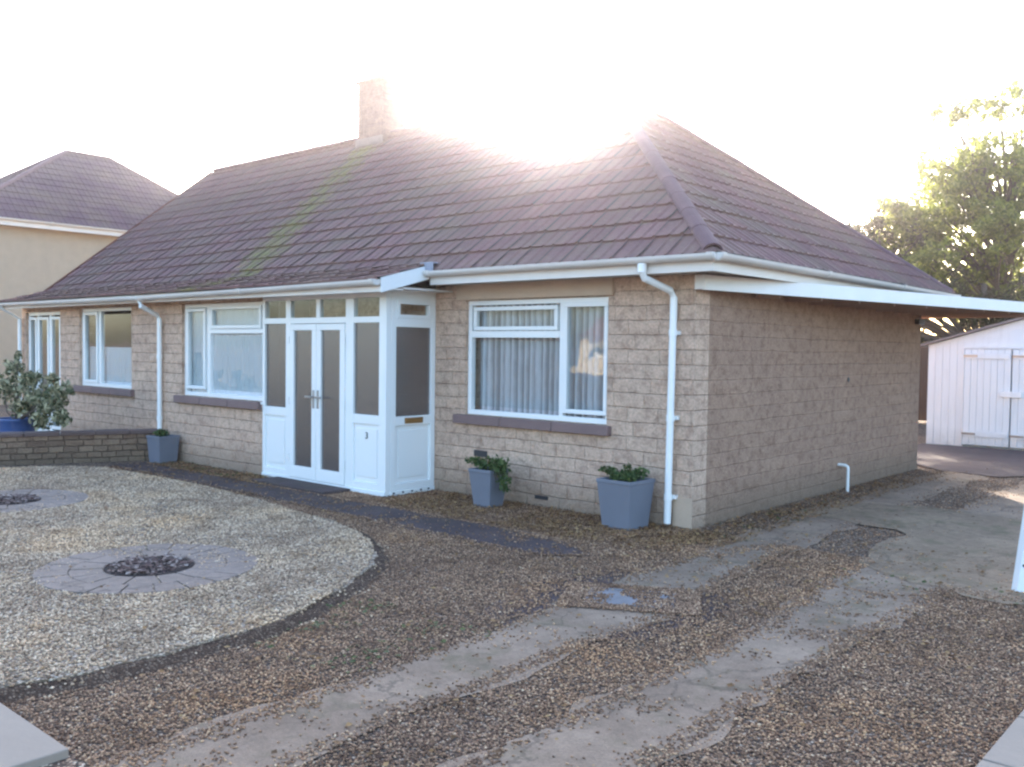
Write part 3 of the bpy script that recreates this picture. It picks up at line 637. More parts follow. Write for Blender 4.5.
# neighbour's french door
nd = MB(); ring(nd, ND[0]+.002, ND[1]-.002, ND[2]+.002, ND[3]-.002, 0.06, PY+.045, PY+.115); nd.box(-12.92,-12.86,PY+.047,PY+.113,.14,2.16); nd.box(-12.41,-12.33,PY+.047,PY+.113,.14,2.16)
ndo = part(nd, 'french_door', 'upvc', bevel=0.005)
for (a, b) in ((-13.20,-12.96), (-12.82,-12.45), (-12.29,-11.96)):
    s = MB(); ring(s, a-.03, b+.03, .17, 2.13, .05, PY+.03, PY+.09); s.build('sash', 'upvc', ndo, bevel=.005)
    MB().box(a+.016, b-.016, PY+.055, PY+.061, .21, 2.09).build('pane', 'glass', ndo)

# --- the porch
def pane(par, x0, x1, z0, z1, y=PY+0.03, m='obscure'): return MB().box(x0-.004, x1+.004, y, y+.006, z0-.004, z1+.004).build('pane', m, par)
pf = MB(); y0, y1 = PY, PY+0.07
B = lambda a, b, c, d, e=0.0: pf.box(a, b, y0+e, y1-e, c, d)
B(XQ+.002, XP, 2.24, 2.33); B(XQ+.002, -5.79, .05, 2.24); B(XP-.12, XP, .05, 2.24); B(XQ+.002, XP, 0.0, .05, -.012)
B(-5.34, -5.245, .05, 2.24, .002); B(-4.165, -4.02, .05, 2.24, .002)
B(-5.79, -5.34, 1.955, 2.025, .004); B(-4.02, XP-.12, 1.955, 2.025, .004); B(-5.245, -4.165, 1.955, 2.025, .004); B(-4.73, -4.655, 2.025, 2.24, .006)
B(-5.79, -5.34, .80, .905, .004); B(-4.02, XP-.12, .80, .905, .004); B(-5.79, -5.34, .05, .13, .004); B(-4.02, XP-.12, .05, .13, .004)
# right-hand side of the porch, running back to the house wall
pf.box(XP-.07, XP+.002, PY+.072, PY+.15, .05, 2.24); pf.box(XP-.07, XP+.002, -.07, -.002, .05, 2.33); pf.box(XP-.069, XP+.0015, PY+.072, -.07, 2.21, 2.33)
pf.box(XP-.068, XP+.0012, PY+.15, -.07, 1.91, 2.01); pf.box(XP-.068, XP+.0012, PY+.15, -.07, .79, .895); pf.box(XP-.068, XP+.0012, PY+.15, -.07, .05, .13); pf.box(XP-.07, XP+.012, PY+.072, -.002, 0, .05)
porch = part(pf, 'porch', 'upvc', bevel=0.004)
pane(porch, -5.79, -5.34, 2.025, 2.24, m='glass'); pane(porch, -5.245, -4.73, 2.025, 2.24, m='glass'); pane(porch, -4.655, -4.165, 2.025, 2.24, m='glass'); pane(porch, -4.02, XP-.12, 2.025, 2.24, m='glass')
pane(porch, -5.79, -5.34, .905, 1.955); pane(porch, -4.02, XP-.12, .905, 1.955)
for (a, b) in ((-5.79, -5.34), (-4.02, XP-.12)):
    MB().box(a, b, PY+.028, PY+.045, .13, .80).box(a+.05, b-.05, PY+.018, PY+.028, .19, .745).build('panel', 'upvc', porch, bevel=.004)
MB().box(XP-.03, XP-.024, PY+.146, -.066, .891, 1.914).build('pane', 'obscure', porch)
sa = MB(); 
for (a, b, c, d) in ((PY+.15, -.07, 2.01, 2.05), (PY+.15, -.07, 2.17, 2.21), (PY+.15, PY+.20, 2.05, 2.17), (-.12, -.07, 2.05, 2.17)): sa.box(XP-.05, XP+.014, a, b, c, d)
sa.build('sash', 'upvc', porch, bevel=.004)
MB().box(XP-.03, XP-.024, PY+.19, -.11, 2.04, 2.18).build('pane', 'glass', porch)
MB().box(XP-.045, XP-.028, PY+.15, -.07, .13, .79).box(XP-.028, XP-.018, PY+.21, -.13, .19, .735).build('panel', 'upvc', porch, bevel=.004)
MB().box(XP+.0015, XP+.012, -.48, -.20, .81, .875).box(XP+.012, XP+.018, -.46, -.22, .822, .863).build('letterbox', 'brass', porch, bevel=.003)
# house number on the right front panel
cu = bpy.data.curves.new('house_number', 'FONT'); cu.body = '3'; cu.size = 0.11; cu.extrude = 0.003; cu.align_x = 'CENTER'
cu.materials.append(MT['black']); tmp = bpy.data.objects.new('number_curve', cu); COL.objects.link(tmp); bpy.context.view_layer.update()
nme = bpy.data.meshes.new_from_object(tmp.evaluated_get(bpy.context.evaluated_depsgraph_get())); bpy.data.objects.remove(tmp)
no = bpy.data.objects.new('house_number', nme); COL.objects.link(no); no.parent = porch; no.location = (-3.79, PY+.014, .63); no.rotation_euler = (R(90), 0, 0)
def porch_door(x0, x1, hx):
    d = MB(); a, b = x0, x1; yy0, yy1 = PY-.012, PY+.052
    for q in ((a, b, 1.87, 1.948), (a, b, .055, .20), (a, a+.085, .20, 1.87), (b-.085, b, .20, 1.87)): d.box(q[0], q[1], yy0, yy1, q[2], q[3])
    do = part(d, 'porch_door', 'upvc', bevel=.006)
    pane(do, a+.085, b-.085, .20, 1.87, PY+.015)
    h = MB(); h.box(hx-.016, hx+.016, PY-.022, PY-.0125, .93, 1.15); s = 1 if hx == a+.04 else -1
    h.box(hx-.011, hx+.011, PY-.055, PY-.022, 1.055, 1.078); h.box(min(hx, hx+s*.11), max(hx, hx+s*.11), PY-.068, PY-.052, 1.055, 1.078); h.build('door_handle', 'chrome', do, bevel=.003)
    return do
porch_door(-5.24, -4.708, -4.708-.04); porch_door(-4.70, -4.17, -4.70+.04)
for (hx, hz) in ((-5.25, .3), (-5.25, 1.0), (-5.25, 1.75), (-4.16, .3), (-4.16, 1.0), (-4.16, 1.75)):
    MB().tube([(hx, PY-.018, hz-.045), (hx, PY-.018, hz+.045)], .010, 8).build('hinge', 'upvc', porch)
for xx_ in [-5.7+i*.17 for i in range(14)]: MB().box(xx_, xx_+.030, PY-.0030, PY+.03, .020, .040).build('drain_slot', 'black', porch)
for yy_ in (-.66, -.52, -.38, -.24, -.12): MB().box(XP-.02, XP+.0145, yy_, yy_+.030, .020, .040).build('drain_slot', 'black', porch)
part(MB().box(-5.45, -4.02, -1.17, PY-.03, 0, .035), 'door_mat', 'concrete_dark', bevel=.008)

# --- roof
YE = -0.42; ZE = 2.53; XS = 0.42; AX = -3.22; YB = 6.5; ZB = 2.51; XV = XE-0.05
apex = Vector((AX, YR, ZR)); cf = Vector((XS, YE, ZE)); cb = Vector((XS, YB, ZB))
def plane_clip(a, b, keep):             # vertical plane through a-b; keep = a point on the kept side
    d = (b-a); n = Vector((d.y, -d.x, 0)).normalized()
    if (Vector(keep)-a).dot(n) > 0: n = -n
    return (a, n)
vup = Vector((0, YR-YE, ZR-ZE)); L = vup.length
tiled_slope('front_tiles', 'tile', HB, (XV, YE, ZE), (1,0,0), vup, XS-XV, L, [plane_clip(cf, apex, (-6, 0, 0)), (Vector((XV,0,0)), Vector((-1,0,0))), (Vector((0,YR,0)), Vector((0,1,0))), (Vector((XS+.03,0,0)), Vector((1,0,0)))])
vs_ = Vector((AX-XS, 0, ZR-ZE)); 
tiled_slope('side_tiles', 'tile', HB, (XS, YE, ZE), (0,1,0), vs_, YB-YE, vs_.length, [plane_clip(cf, apex, (0, 3, 0)), plane_clip(cb, apex, (0, 3, 0)), (Vector((XS+.03,0,0)), Vector((1,0,0)))])
# rear slope: hidden from the street, still tiled
vr = Vector((0, YR-YB, ZR-ZB)); tiled_slope('rear_tiles', 'tile', HB, (XV, YB, ZB), (1,0,0), vr, XS-XV, vr.length, [plane_clip(cb, apex, (-6, 6, 0)), (Vector((XV,0,0)), Vector((-1,0,0))), (Vector((0,YR,0)), Vector((0,-1,0)))], gauge=0.31)
# the eaves kick out over the projecting wall and porch
XK = XP + 0.30; YK = -1.12; ZK = 2.40
vk = Vector((0, YE+0.05-YK, ZE+0.075-ZK)); tiled_slope('kicked_eave_tiles', 'tile', HB, (XV, YK, ZK), (1,0,0), vk, XK-XV, vk.length, [(Vector((XV,0,0)), Vector((-1,0,0))), (Vector((XK,0,0)), Vector((1,0,0)))], gauge=0.30)
# underlay under the tiles keeps daylight out of the loft
ul = MB(); e = Vector((0, 0, -0.02))
ul.quad(Vector((XV+.02,YE,ZE))+e, cf+e, apex+e, Vector((XV+.02,YR,ZR))+e); ul.quad(cf+e, cb+e, apex+e); ul.quad(Vector((XV+.02,YB,ZB))+e, cb+e, apex+e, Vector((XV+.02,YR,ZR))+e)
ul.quad((XV+.02,YK+.02,ZK-.02),(XK-.01,YK+.02,ZK-.02),(XK-.01,YE,ZE+.04),(XV+.02,YE,ZE+.04))
part(ul, 'roof_underlay', 'canopy_felt')
rc = MB(); cap_tiles(rc, (XV, YR, ZR+.05), (AX+.05, YR, ZR+.05)); part(rc, 'ridge_tiles', 'ridge', smooth=False)
hc = MB(); cap_tiles(hc, cf+Vector((-.05,.05,.055)), apex+Vector((0,0,.045))); cap_tiles(hc, cb+Vector((-.05,-.05,.07)), apex+Vector((0,0,.06))); part(hc, 'hip_tiles', 'ridge')
vg = MB(); 
vg.quad((XV-.012,YK,ZK-.07),(XV-.012,YK,ZK+.03),(XV-.012,YE,ZE+.06),(XV-.012,YR,ZR+.05),(XV-.012,YR,ZR-.08),(XV-.012,YE,ZE-.07)); vg.quad((XV+.02,YK,ZK-.07),(XV+.02,YK,ZK+.03),(XV+.02,YE,ZE+.06),(XV+.02,YR,ZR+.05),(XV+.02,YR,ZR-.08),(XV+.02,YE,ZE-.07))
vg.quad((XV-.012,YK,ZK-.07),(XV+.02,YK,ZK-.07),(XV+.02,YK,ZK+.03),(XV-.012,YK,ZK+.03)); vg.quad((XV-.012,YR,ZR-.08),(XV-.012,YB,ZB-.08),(XV-.012,YB,ZB+.03),(XV-.012,YR,ZR+.05))
part(vg, 'verge_board', 'terracotta')
# fascias and soffits
fa = MB()
fa.box(XK+.002, XS-.03, YE+.03, YE+.05, ZE-.15, ZE-.012); fa.box(XS-.05, XS-.03, YE+.05, YB-.05, ZE-.15, ZE-.012)
fa.box(XV+.03, XK-.022, YK+.03, YK+.05, ZK-.13, ZK-.012); fa.box(XV+.03, XS-.03, YB-.05, YB-.03, ZB-.15, ZB-.012)
part(fa, 'fascia', 'fascia', bevel=.003)
sv = MB(); sv.quad((XK,YK+.02,ZK-.14),(XK,YK+.02,ZK+.02),(XK,YE+.02,ZE+.07),(XK,YE+.02,ZE-.085)); sv.quad((XK-.02,YK+.02,ZK-.14),(XK-.02,YK+.02,ZK+.02),(XK-.02,YE+.02,ZE+.07),(XK-.02,YE+.02,ZE-.085))
sv.quad((XK-.02,YK+.02,ZK-.14),(XK,YK+.02,ZK-.14),(XK,YK+.02,ZK+.02),(XK-.02,YK+.02,ZK+.02)); sv.quad((XK-.02,YK+.02,ZK-.14),(XK,YK+.02,ZK-.14),(XK,YE+.02,ZE-.085),(XK-.02,YE+.02,ZE-.085)); sv.quad((XK-.02,YK+.02,ZK+.02),(XK,YK+.02,ZK+.02),(XK,YE+.02,ZE+.07),(XK-.02,YE+.02,ZE+.07))
part(sv, 'eave_end_board', 'upvc')
sf = MB(); sf.box(XK+.002, XS-.052, YE+.052, -.003, ZE-.13, ZE-.115); sf.box(.003, XS-.052, .0, YB-.06, ZE-.128, ZE-.113)
part(sf, 'soffit', 'soffit')
sf = MB(); sf.box(XV+.03, XK-.024, YK+.052, PY-.003, ZK-.10, ZK-.085); sf.box(XP+.003, XK-.024, PY, YE+.05, ZK-.08, ZK-.065); sf.box(XP+.003, XK-.024, YE+.052, -.003, ZK-.08, ZK-.065)
part(sf, 'porch_soffit', 'fascia')
# head boards between porch frame and soffit
part(MB().box(XQ, XP+.001, PY+.004, PY+.06, 2.332, ZK-.07).box(XP-.06, XP+.001, PY+.062, -.003, 2.332, ZK-.07), 'porch_head_board', 'upvc')
# lead cap where the two eaves meet
part(MB().box(XK-.10, XK+.10, YE-.03, YE+.16, ZE+.085, ZE+.10).box(XK-.02, XK+.12, YE-.045, YE-.03, ZE-.02, ZE+.095), 'lead_cap', 'lead', bevel=.004)
def gutter(mb, a, b, r=.057, drop=0.0):
    a = Vector(a); b = Vector(b); d = (b-a).normalized(); s = Vector((0,0,1)).cross(d); N = 8; base = len(mb.v)
    for p in (a, b):
        for rr in (r, r-.006):
            for t in range(N+1):
                an = math.pi+math.pi*t/N; mb.v.append(tuple(p + s*math.cos(an)*rr + Vector((0,0,1))*math.sin(an)*rr))
    W = N+1
    for t in range(N):
        mb.f += [(base+t, base+t+1, base+2*W+t+1, base+2*W+t), (base+W+t, base+W+t+1, base+3*W+t+1, base+3*W+t)]; mb.t += [.5]*2
    for q in (0, 2*W): mb.f += [(base+q+t, base+q+t+1, base+q+W+t+1, base+q+W+t) for t in range(N)]; mb.t += [.5]*N
    for q in (0, N): mb.f.append((base+q, base+q+W, base+q+3*W, base+q+2*W)); mb.t.append(.5)
    L = (b-a).length; k = max(1, int(L/1.9))
    for i in range(k+1):                                   # joint brackets
        c = a + d*(min(L-.04, max(.04, L*i/k))); base = len(mb.v)
        for p in (c-d*.03, c+d*.03):
            for t in range(N+1):
                an = math.pi*.97+math.pi*1.06*t/N; mb.v.append(tuple(p + s*math.cos(an)*(r+.007) + Vector((0,0,1))*math.sin(an)*(r+.007)))
        for t in range(N): mb.f.append((base+t, base+t+1, base+W+t+1, base+W+t)); mb.t.append(.5)
        for q in (0, W): mb.f.append(tuple(base+q+t for t in range(W))) ; mb.t.append(.5)
gt = MB(); gutter(gt, (XK+.01, YE-.035, ZE-.005), (XS+.035, YE-.035, ZE-.005)); o = part(gt, 'gutter', 'gutter', smooth=False)
gt = MB(); gutter(gt, (XS+.035, YE-.035, ZE-.006), (XS+.035, YB, ZE-.015)); part(gt, 'gutter', 'gutter')
gt = MB(); gutter(gt, (XV, YK-.035, ZK-.03), (-8.3, YK-.035, ZK-.05)); gutter(gt, (-8.296, YK-.035, ZK-.05), (XK-.01, YK-.035, ZK-.006)); part(gt, 'gutter', 'gutter')
# downpipes
dp = MB(); dp.tube([(-.30, YE-.035, ZE-.06), (-.30, YE-.035, ZE-.14)], .042, 12); dp.tube([(-.30, YE-.035, ZE-.13), (-.295, YE+.0, ZE-.19), (-.20, -.12, ZE-.29), (-.19, -.075, ZE-.35), (-.215, -.075, .05)], .034, 12)
for z in (.30, 1.05, 1.85): dp.tube([(-.215+.012*z, -.075, z-.03), (-.215+.012*z, -.075, z+.03)], .040, 12); dp.box(-.26, -.15, -.045, -.002, z-.018, z+.018)
part(dp, 'downpipe', 'upvc', smooth=False)
dp = MB(); dp.tube([(-8.30, YK-.035, ZK-.10), (-8.30, YK-.02, ZK-.18), (-8.36, PY-.10, ZK-.30), (-8.36, PY-.06, ZK-.36), (-8.36, PY-.06, .35)], .034, 12)
for z in (.6, 1.5): dp.tube([(-8.36, PY-.06, z-.03), (-8.36, PY-.06, z+.03)], .040, 12)
part(dp, 'downpipe', 'upvc')
dp = MB(); dp.tube([(-13.42, YK-.035, ZK-.09), (-13.42, PY-.06, ZK-.30), (-13.42, PY-.06, .05)], .036, 12); part(dp, 'downpipe', 'upvc')
# chimney stack
cx0, cx1, cy0, cy1 = -8.36, -7.72, YR-.26, YR+.26
ch = part(MB().box(cx0, cx1, cy0, cy1, ZR-.8, ZR+.90), 'chimney', 'chimney', bevel=.004)
MB().box(cx0-.04, cx1+.04, cy0-.04, cy1+.04, ZR+.902, ZR+.955).build('capping', 'chimney', ch, bevel=.008)
MB().box(cx0-.03, cx1+.03, cy0-.03, cy0-.004, ZR-.18, ZR-.05).build('flashing', 'mortar', ch)
# small fittings
part(MB().box(-2.80, -2.60, -.008, .0-.001, .46, .53), 'air_vent', 'black')
part(MB().tube([(.001, 3.74, 1.35), (.006, 3.74, 1.35)], .03, 10), 'flue_hole', 'black')
part(MB().box(.002, .07, 6.15, 6.40, 2.10, 2.18), 'wall_light_box', 'black', bevel=.01)
part(MB().tube([(.12, 3.5, .0), (.12, 3.5, .28), (.115, 3.5, .30), (.09, 3.5, .315), (.0, 3.5, .318)], .019, 8), 'waste_pipe', 'upvc')
part(MB().box(-1.9, -1.72, -.006, -.001, .08, .12), 'air_brick', 'black')
# render patch on the front corner
part(MB().box(-.20, .001+.002, -.004, 0, 0.02, .30), 'corner_patch', 'lintel')

# --- side canopy: flat roof whose outer edge splays away from the house
ca, cbk = Vector((.075, .0)), Vector((1.74, 7.95))
cn = MB(); cn.prism([(.012, -.03), (.075, -.03), (cbk.x-.022, cbk.y), (-.6, cbk.y), (-.6, 6.46), (.012, 6.46)], 2.31, 2.36)
cano = part(cn, 'side_canopy', 'canopy_felt')
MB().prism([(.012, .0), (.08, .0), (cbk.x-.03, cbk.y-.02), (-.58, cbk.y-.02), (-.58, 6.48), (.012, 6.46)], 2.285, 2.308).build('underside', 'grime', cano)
d = (cbk-ca).normalized(); nr = Vector((d.y, -d.x)); f0 = Vector((.078, -.032)); 
MB().prism([tuple(f0), tuple(f0+nr*.022), tuple(cbk+nr*.022), tuple(cbk)], 2.245, 2.385).build('canopy_fascia', 'canopy_paint', cano, bevel=.003)
MB().prism([(.014, -.052), (.12, -.052), (.10, -.031), (.014, -.031)], 2.25, 2.38).build('canopy_end', 'canopy_paint', cano)
for i in range(1, 11):
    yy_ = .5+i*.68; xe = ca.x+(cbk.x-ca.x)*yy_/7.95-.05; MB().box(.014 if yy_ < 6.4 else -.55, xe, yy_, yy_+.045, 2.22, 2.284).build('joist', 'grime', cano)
MB().box(1.60, 1.68, 7.80, 7.88, 0, 2.23).build('canopy_post', 'canopy_paint', cano, bevel=.004)

# ------------------------------------------------------------------ planters
def leaf_cloud(mb, c, rad, n, s, flat=False, rnd=random, up=0.3):
    for _ in range(n):
        while True:
            q = Vector((rnd.uniform(-1,1), rnd.uniform(-1,1), rnd.uniform(-1,1)))
            if q.length <= 1: break
        q = q*(0.55+0.45*rnd.random()) if q.length > .01 else q
        p = Vector(c) + Vector((q.x*rad[0], q.y*rad[1], q.z*rad[2])); e = Vector((rnd.gauss(0,1), rnd.gauss(0,1), rnd.gauss(0,1)*.7+up)).normalized()
        a = e.orthogonal().normalized(); a = (Matrix.Rotation(rnd.random()*6.28, 3, e) @ a); b = e.cross(a); l = s*rnd.uniform(.6, 1.3); wd = l*rnd.uniform(.4, .6)
        mb.quad(p-a*l, p-b*wd+e*.15*l, p+a*l, p+b*wd+e*.15*l, tint=rnd.random()**1.5)
def planter(name, loc, rz, wt, wb, h, label, clouds, leaf=.022):
    t = empty(name, loc, rz, label=label, cat='planter', group='tapered grey planters along the front of the house')
    m = MB(); a, b = wt/2, wb/2; i = a-.022
    def sq(s, z): return [(-s,-s,z),(s,-s,z),(s,s,z),(-s,s,z)]
    rings = [sq(b,0), sq(a-.006,h-.035), sq(a,h-.033), sq(a,h), sq(i,h), sq(i-.01,h-.08)]
    base = len(m.v)
    for r_ in rings: m.v += r_
    for k in range(len(rings)-1):
        for q in range(4): m.f.append((base+k*4+q, base+k*4+(q+1)%4, base+(k+1)*4+(q+1)%4, base+(k+1)*4+q)); m.t.append(.5)
    m.f.append((base+3,base+2,base+1,base)); m.t.append(.5)
    m.build('pot', 'pot', t, bevel=.004)
    MB().box(-i+.006, i-.006, -i+.006, i-.006, h-.078, h-.045).build('soil', 'soil', t)
    lf = MB()
    for (c, r_, n) in clouds: leaf_cloud(lf, c, (r_[0], r_[1], r_[2]), int(n*.75), leaf*1.15)
    stm = MB()
    for (c, r_, n) in clouds:
        for _ in range(7):
            e = Vector(c)+Vector((random.uniform(-.7,.7)*r_[0], random.uniform(-.7,.7)*r_[1], random.uniform(-.3,.7)*r_[2])); stm.tube([(random.uniform(-.08,.08), random.uniform(-.08,.08), h-.06), ((e.x)*.6, e.y*.6, max(h, e.z*.5+h*.5)), tuple(e)], [.004,.003,.0015], 4, cap=False)
    stm.build('stems', 'weed', t, tint=True, fix=False)
    lf.build('foliage', 'leaf_pot', t, tint=True, fix=False)
    return t
planter('planter', (-2.24, -.37, 0.005), R(2), .31, .22, .40, 'small grey planter beneath the right window with leaves spilling over its right side',
        [((0,0,.46),(.23,.17,.08),300), ((.20,-.05,.45),(.17,.13,.12),230), ((.27,-.06,.28),(.10,.09,.17),150), ((-.20,-.02,.47),(.12,.1,.05),90)])
planter('planter', (-.54, -.30, 0.005), R(-2), .40, .31, .46, 'large grey planter with short green plants beside the corner downpipe',
        [((0,0,.49),(.23,.20,.055),400), ((-.19,-.04,.53),(.11,.12,.045),110), ((.14,.04,.53),(.10,.1,.05),100), ((.02,0,.56),(.06,.06,.05),40)])
planter('planter', (-7.93, -1.0, 0.005), R(3), .33, .27, .38, 'grey planter with a few green sprigs at the end of the garden wall',
        [((-.03,0,.41),(.14,.13,.06),240)])

# ------------------------------------------------------------------ garden wall, shrub
GA = Vector((-8.32, -0.80)); GB = Vector((-9.75, -4.10)); gd = (GB-GA); ang = math.atan2(gd.y, gd.x); LG = gd.length
gwt = empty('garden_wall', (GA.x, GA.y, 0), ang, label='low brown stone garden wall with dark coping dividing the front gardens', cat='garden wall')
MB().box(0, LG, -.11, .11, 0, .385).build('stonework', 'gwall', gwt)
cp = MB(); n = 8
for i in range(n): cp.box(LG*i/n+.003, LG*(i+1)/n-.003, -.14, .14, .386, .44+random.uniform(-.004,.004))
cp.build('coping', 'coping', gwt, bevel=.01)
def shrub(loc, label, name='potted_shrub'):
    t = empty(name, loc, 0, label=label, cat='potted shrub')
    m = MB(); N = 20; prof = [(.17,0),(.22,.10),(.27,.38),(.26,.50),(.285,.53),(.285,.56),(.25,.56),(.24,.50)]; b = len(m.v)
    for r_, z in prof: m.v += [(r_*math.cos(2*math.pi*k/N), r_*math.sin(2*math.pi*k/N), z) for k in range(N)]
    for i in range(len(prof)-1):
        for k in range(N): m.f.append((b+i*N+k, b+i*N+(k+1)%N, b+(i+1)*N+(k+1)%N, b+(i+1)*N+k)); m.t.append(.5)
    m.f.append(tuple(b+k for k in reversed(range(N)))); m.f.append(tuple(b+7*N+k for k in range(N))); m.t += [.5,.5]
    m.build('pot', 'bluepot', t, smooth=True)
    lf = MB(); st = MB()
    cl = [((-.1,0,1.05),(.34,.34,.22)),((.30,.05,.92),(.30,.3,.20)),((.60,.02,.80),(.28,.25,.20)),((.85,.0,.85),(.22,.22,.20)),((1.02,.0,1.02),(.2,.2,.16)),((.30,0,1.15),(.18,.2,.12)),((-.42,0,.92),(.25,.25,.25)),((.55,0,.55),(.22,.2,.18)),((1.0,0,.62),(.16,.15,.13)),((-.15,0,1.28),(.2,.2,.14)),((.1,0,.70),(.26,.24,.16)),((.80,0,1.15),(.10,.1,.12)),((-.05,0,1.45),(.06,.06,.10))]
    for c, r_ in [((c[0]*1.40+.16, c[1], c[2]+.03), (r_[0]*1.05, r_[1], r_[2])) for c, r_ in cl]:
        leaf_cloud(lf, c, r_, int(185*r_[0]/.3), .046)
        st.tube([(random.uniform(-.05,.05),0,.5),(c[0]*.5,random.uniform(-.1,.1),.62+.2*random.random()),(c[0],c[1],c[2])],[.014,.010,.004],6,cap=False)
    st.build('stems', 'bark', t); lf.build('foliage', 'leaf_shrub', t, tint=True, fix=False)
    return t
shrub((-10.10, -2.15, 0), 'sprawling pale-leaved shrub in a blue pot behind the garden wall')
tag(MB().box(-.12,.12,-.12,.12,0,.30).build('terracotta_pot', 'terracotta', bevel=.03, loc=(-9.72,-2.30,.0)), 'small reddish pot standing between the blue pot and the garden wall', 'plant pot')

# ------------------------------------------------------------------ drain cover, boundary post, garage
dr = empty('drain_cover', (.93, -2.40, .004), R(28), label='grey metal drain cover half buried in the drive gravel', cat='drain cover')
m = MB(); m.box(-.27,.27,-.17,.17,0,.012); m.build('plate', 'drain', dr, bevel=.003)
m = MB(); ring_ = lambda a,b,c,d,w_: m.box(a,b,c,c+w_,.0,.015).box(a,b,d-w_,d,.0,.015).box(a,a+w_,c+w_,d-w_,.0,.015).box(b-w_,b,c+w_,d-w_,.0,.015); ring_(-.295,.295,-.195,.195,.022); m.build('frame', 'drain', dr)
Pd = scatter(5200, -.46, .46, -.32, .32); Pd = Pd[(pnoise(Pd, 4.5, 3) + (np.abs(Pd[:,0])/.30)**3*.45 + (np.abs(Pd[:,1])/.2)**3*.45 + rng.normal(0,.08,len(Pd))) >.10]; Pd = np.stack([.93+Pd[:,0]*math.cos(R(28))-Pd[:,1]*math.sin(R(28)), -2.40+Pd[:,0]*math.sin(R(28))+Pd[:,1]*math.cos(R(28))],1)
tag(stones('drain_gravel', Pd, np.full(len(Pd), .017), .010, 'stone_b'), kind='stuff', label='loose gravel lying on the drain cover', cat='gravel')

gp = empty('gate', (2.79, -.33, 0), R(40), label='white painted wooden gate leaning outward at the right edge of the drive', cat='gate')
pm = MB(); b = len(pm.v); lean = .135
pm.v += [(0,-.04,.0),(.10,-.04,.0),(.10,.04,.0),(0,.04,.0),(lean,-.04,1.15),(.10+lean,-.04,1.15),(.10+lean,.04,1.15),(lean,.04,1.15)]
pm.f += [(3,2,1,0),(4,5,6,7),(0,1,5,4),(1,2,6,5),(2,3,7,6),(3,0,4,7)]; pm.t += [.5]*6; pm.build('gate_stile', 'post', gp, bevel=.006)
bd = MB()
for i in range(6):
    x0 = .11+i*.105; bd.v += [(x0,-.015,.05),(x0+.10,-.015,.05),(x0+.10,.015,.05),(x0,.015,.05),(x0+lean*.96,-.015,1.08),(x0+.10+lean*.96,-.015,1.08),(x0+.10+lean*.96,.015,1.08),(x0+lean*.96,.015,1.08)]; q = len(bd.v)-8
    bd.f += [tuple(q+k for k in f) for f in ((3,2,1,0),(4,5,6,7),(0,1,5,4),(1,2,6,5),(2,3,7,6),(3,0,4,7))]; bd.t += [.5]*6
bd.build('boards', 'post', gp, bevel=.003)
MB().tube([(.045,-.045,.20),(.045,-.040,.20)], .011, 8).build('bolt', 'black', gp)

GX0, GX1, GY = -1.08, 3.1, 10.4; GPK = 1.0; ze = 1.84; zp = ze+.293*(GPK-GX0)
ga = empty('garage', (0, 0, 0), label='white boarded garage with double doors at the end of the drive', cat='garage')
def gz(x): return ze+.293*(x-GX0) if x < GPK else zp-.293*(x-GPK)
gb = MB(); x = GX0
while x < -.47:                     # boarding left of the doors
    x2 = min(x+.125, -.47); gb.v += [(x+.002,GY,0),(x2-.002,GY,0),(x2-.002,GY,gz(x2)),(x+.002,GY,gz(x)),(x+.002,GY+.02,0),(x2-.002,GY+.02,0),(x2-.002,GY+.02,gz(x2)),(x+.002,GY+.02,gz(x))]; q = len(gb.v)-8
    gb.f += [tuple(q+k for k in f) for f in ((0,1,2,3),(7,6,5,4),(0,4,5,1),(1,5,6,2),(2,6,7,3),(3,7,4,0))]; gb.t += [.5]*6; x = x2
gb.quad((-.47,GY+.005,1.82),(2.5,GY+.005,1.82),(2.5,GY+.005,gz(2.5)),(GPK,GY+.005,zp),(-.47,GY+.005,gz(-.47))); gb.box(2.5, GX1, GY, GY+.02, 0, 1.80)
gb.box(GX0, GX0+.03, GY+.022, GY+5, 0, ze-.02); gb.box(GX1-.03, GX1, GY+.022, GY+5, 0, ze-.02); gb.box(GX0, GX1, GY+5, GY+5.03, 0, ze-.02)
gb.box(GX0+.03, GX1-.03, GY+.10, GY+.12, 0, 1.84)
gb.build('boarding', 'garage_white', ga)
for (a, b) in ((-.45, .31), (.33, 1.10)):
    dm = MB(); xx_ = a
    while xx_ < b-.01:
        x2 = min(xx_+.109, b); dm.box(xx_+.002, x2-.002, GY-.022, GY-.004, .05, 1.775); xx_ = x2
    do = dm.build('garage_door', 'garage_white', ga, bevel=.003)
    for z_ in (.20, 1.60):
        MB().box(a+.02, b-.02, GY-.044, GY-.023, z_, z_+.10).build('ledge', 'garage_white', do, bevel=.003)
        MB().box(a-.01, a+.22, GY-.050, GY-.0445, z_+.033, z_+.067).build('strap_hinge', 'chrome', do)
MB().box(.16, .50, GY-.07, GY-.0225, .93, 1.03).build('hasp', 'post', ga, bevel=.004)
fr = MB().box(-.475, -.453, GY-.03, GY+.0, 0, 1.80).box(-.475, 2.5, GY-.032, GY+.0, 1.782, 1.835); fr.build('door_frame', 'garage_white', ga)
gr = MB()
MT['rake'] = simple('weathered_roof_sheet', (0.22, 0.18, 0.17), 0.9, 0.2, 5)
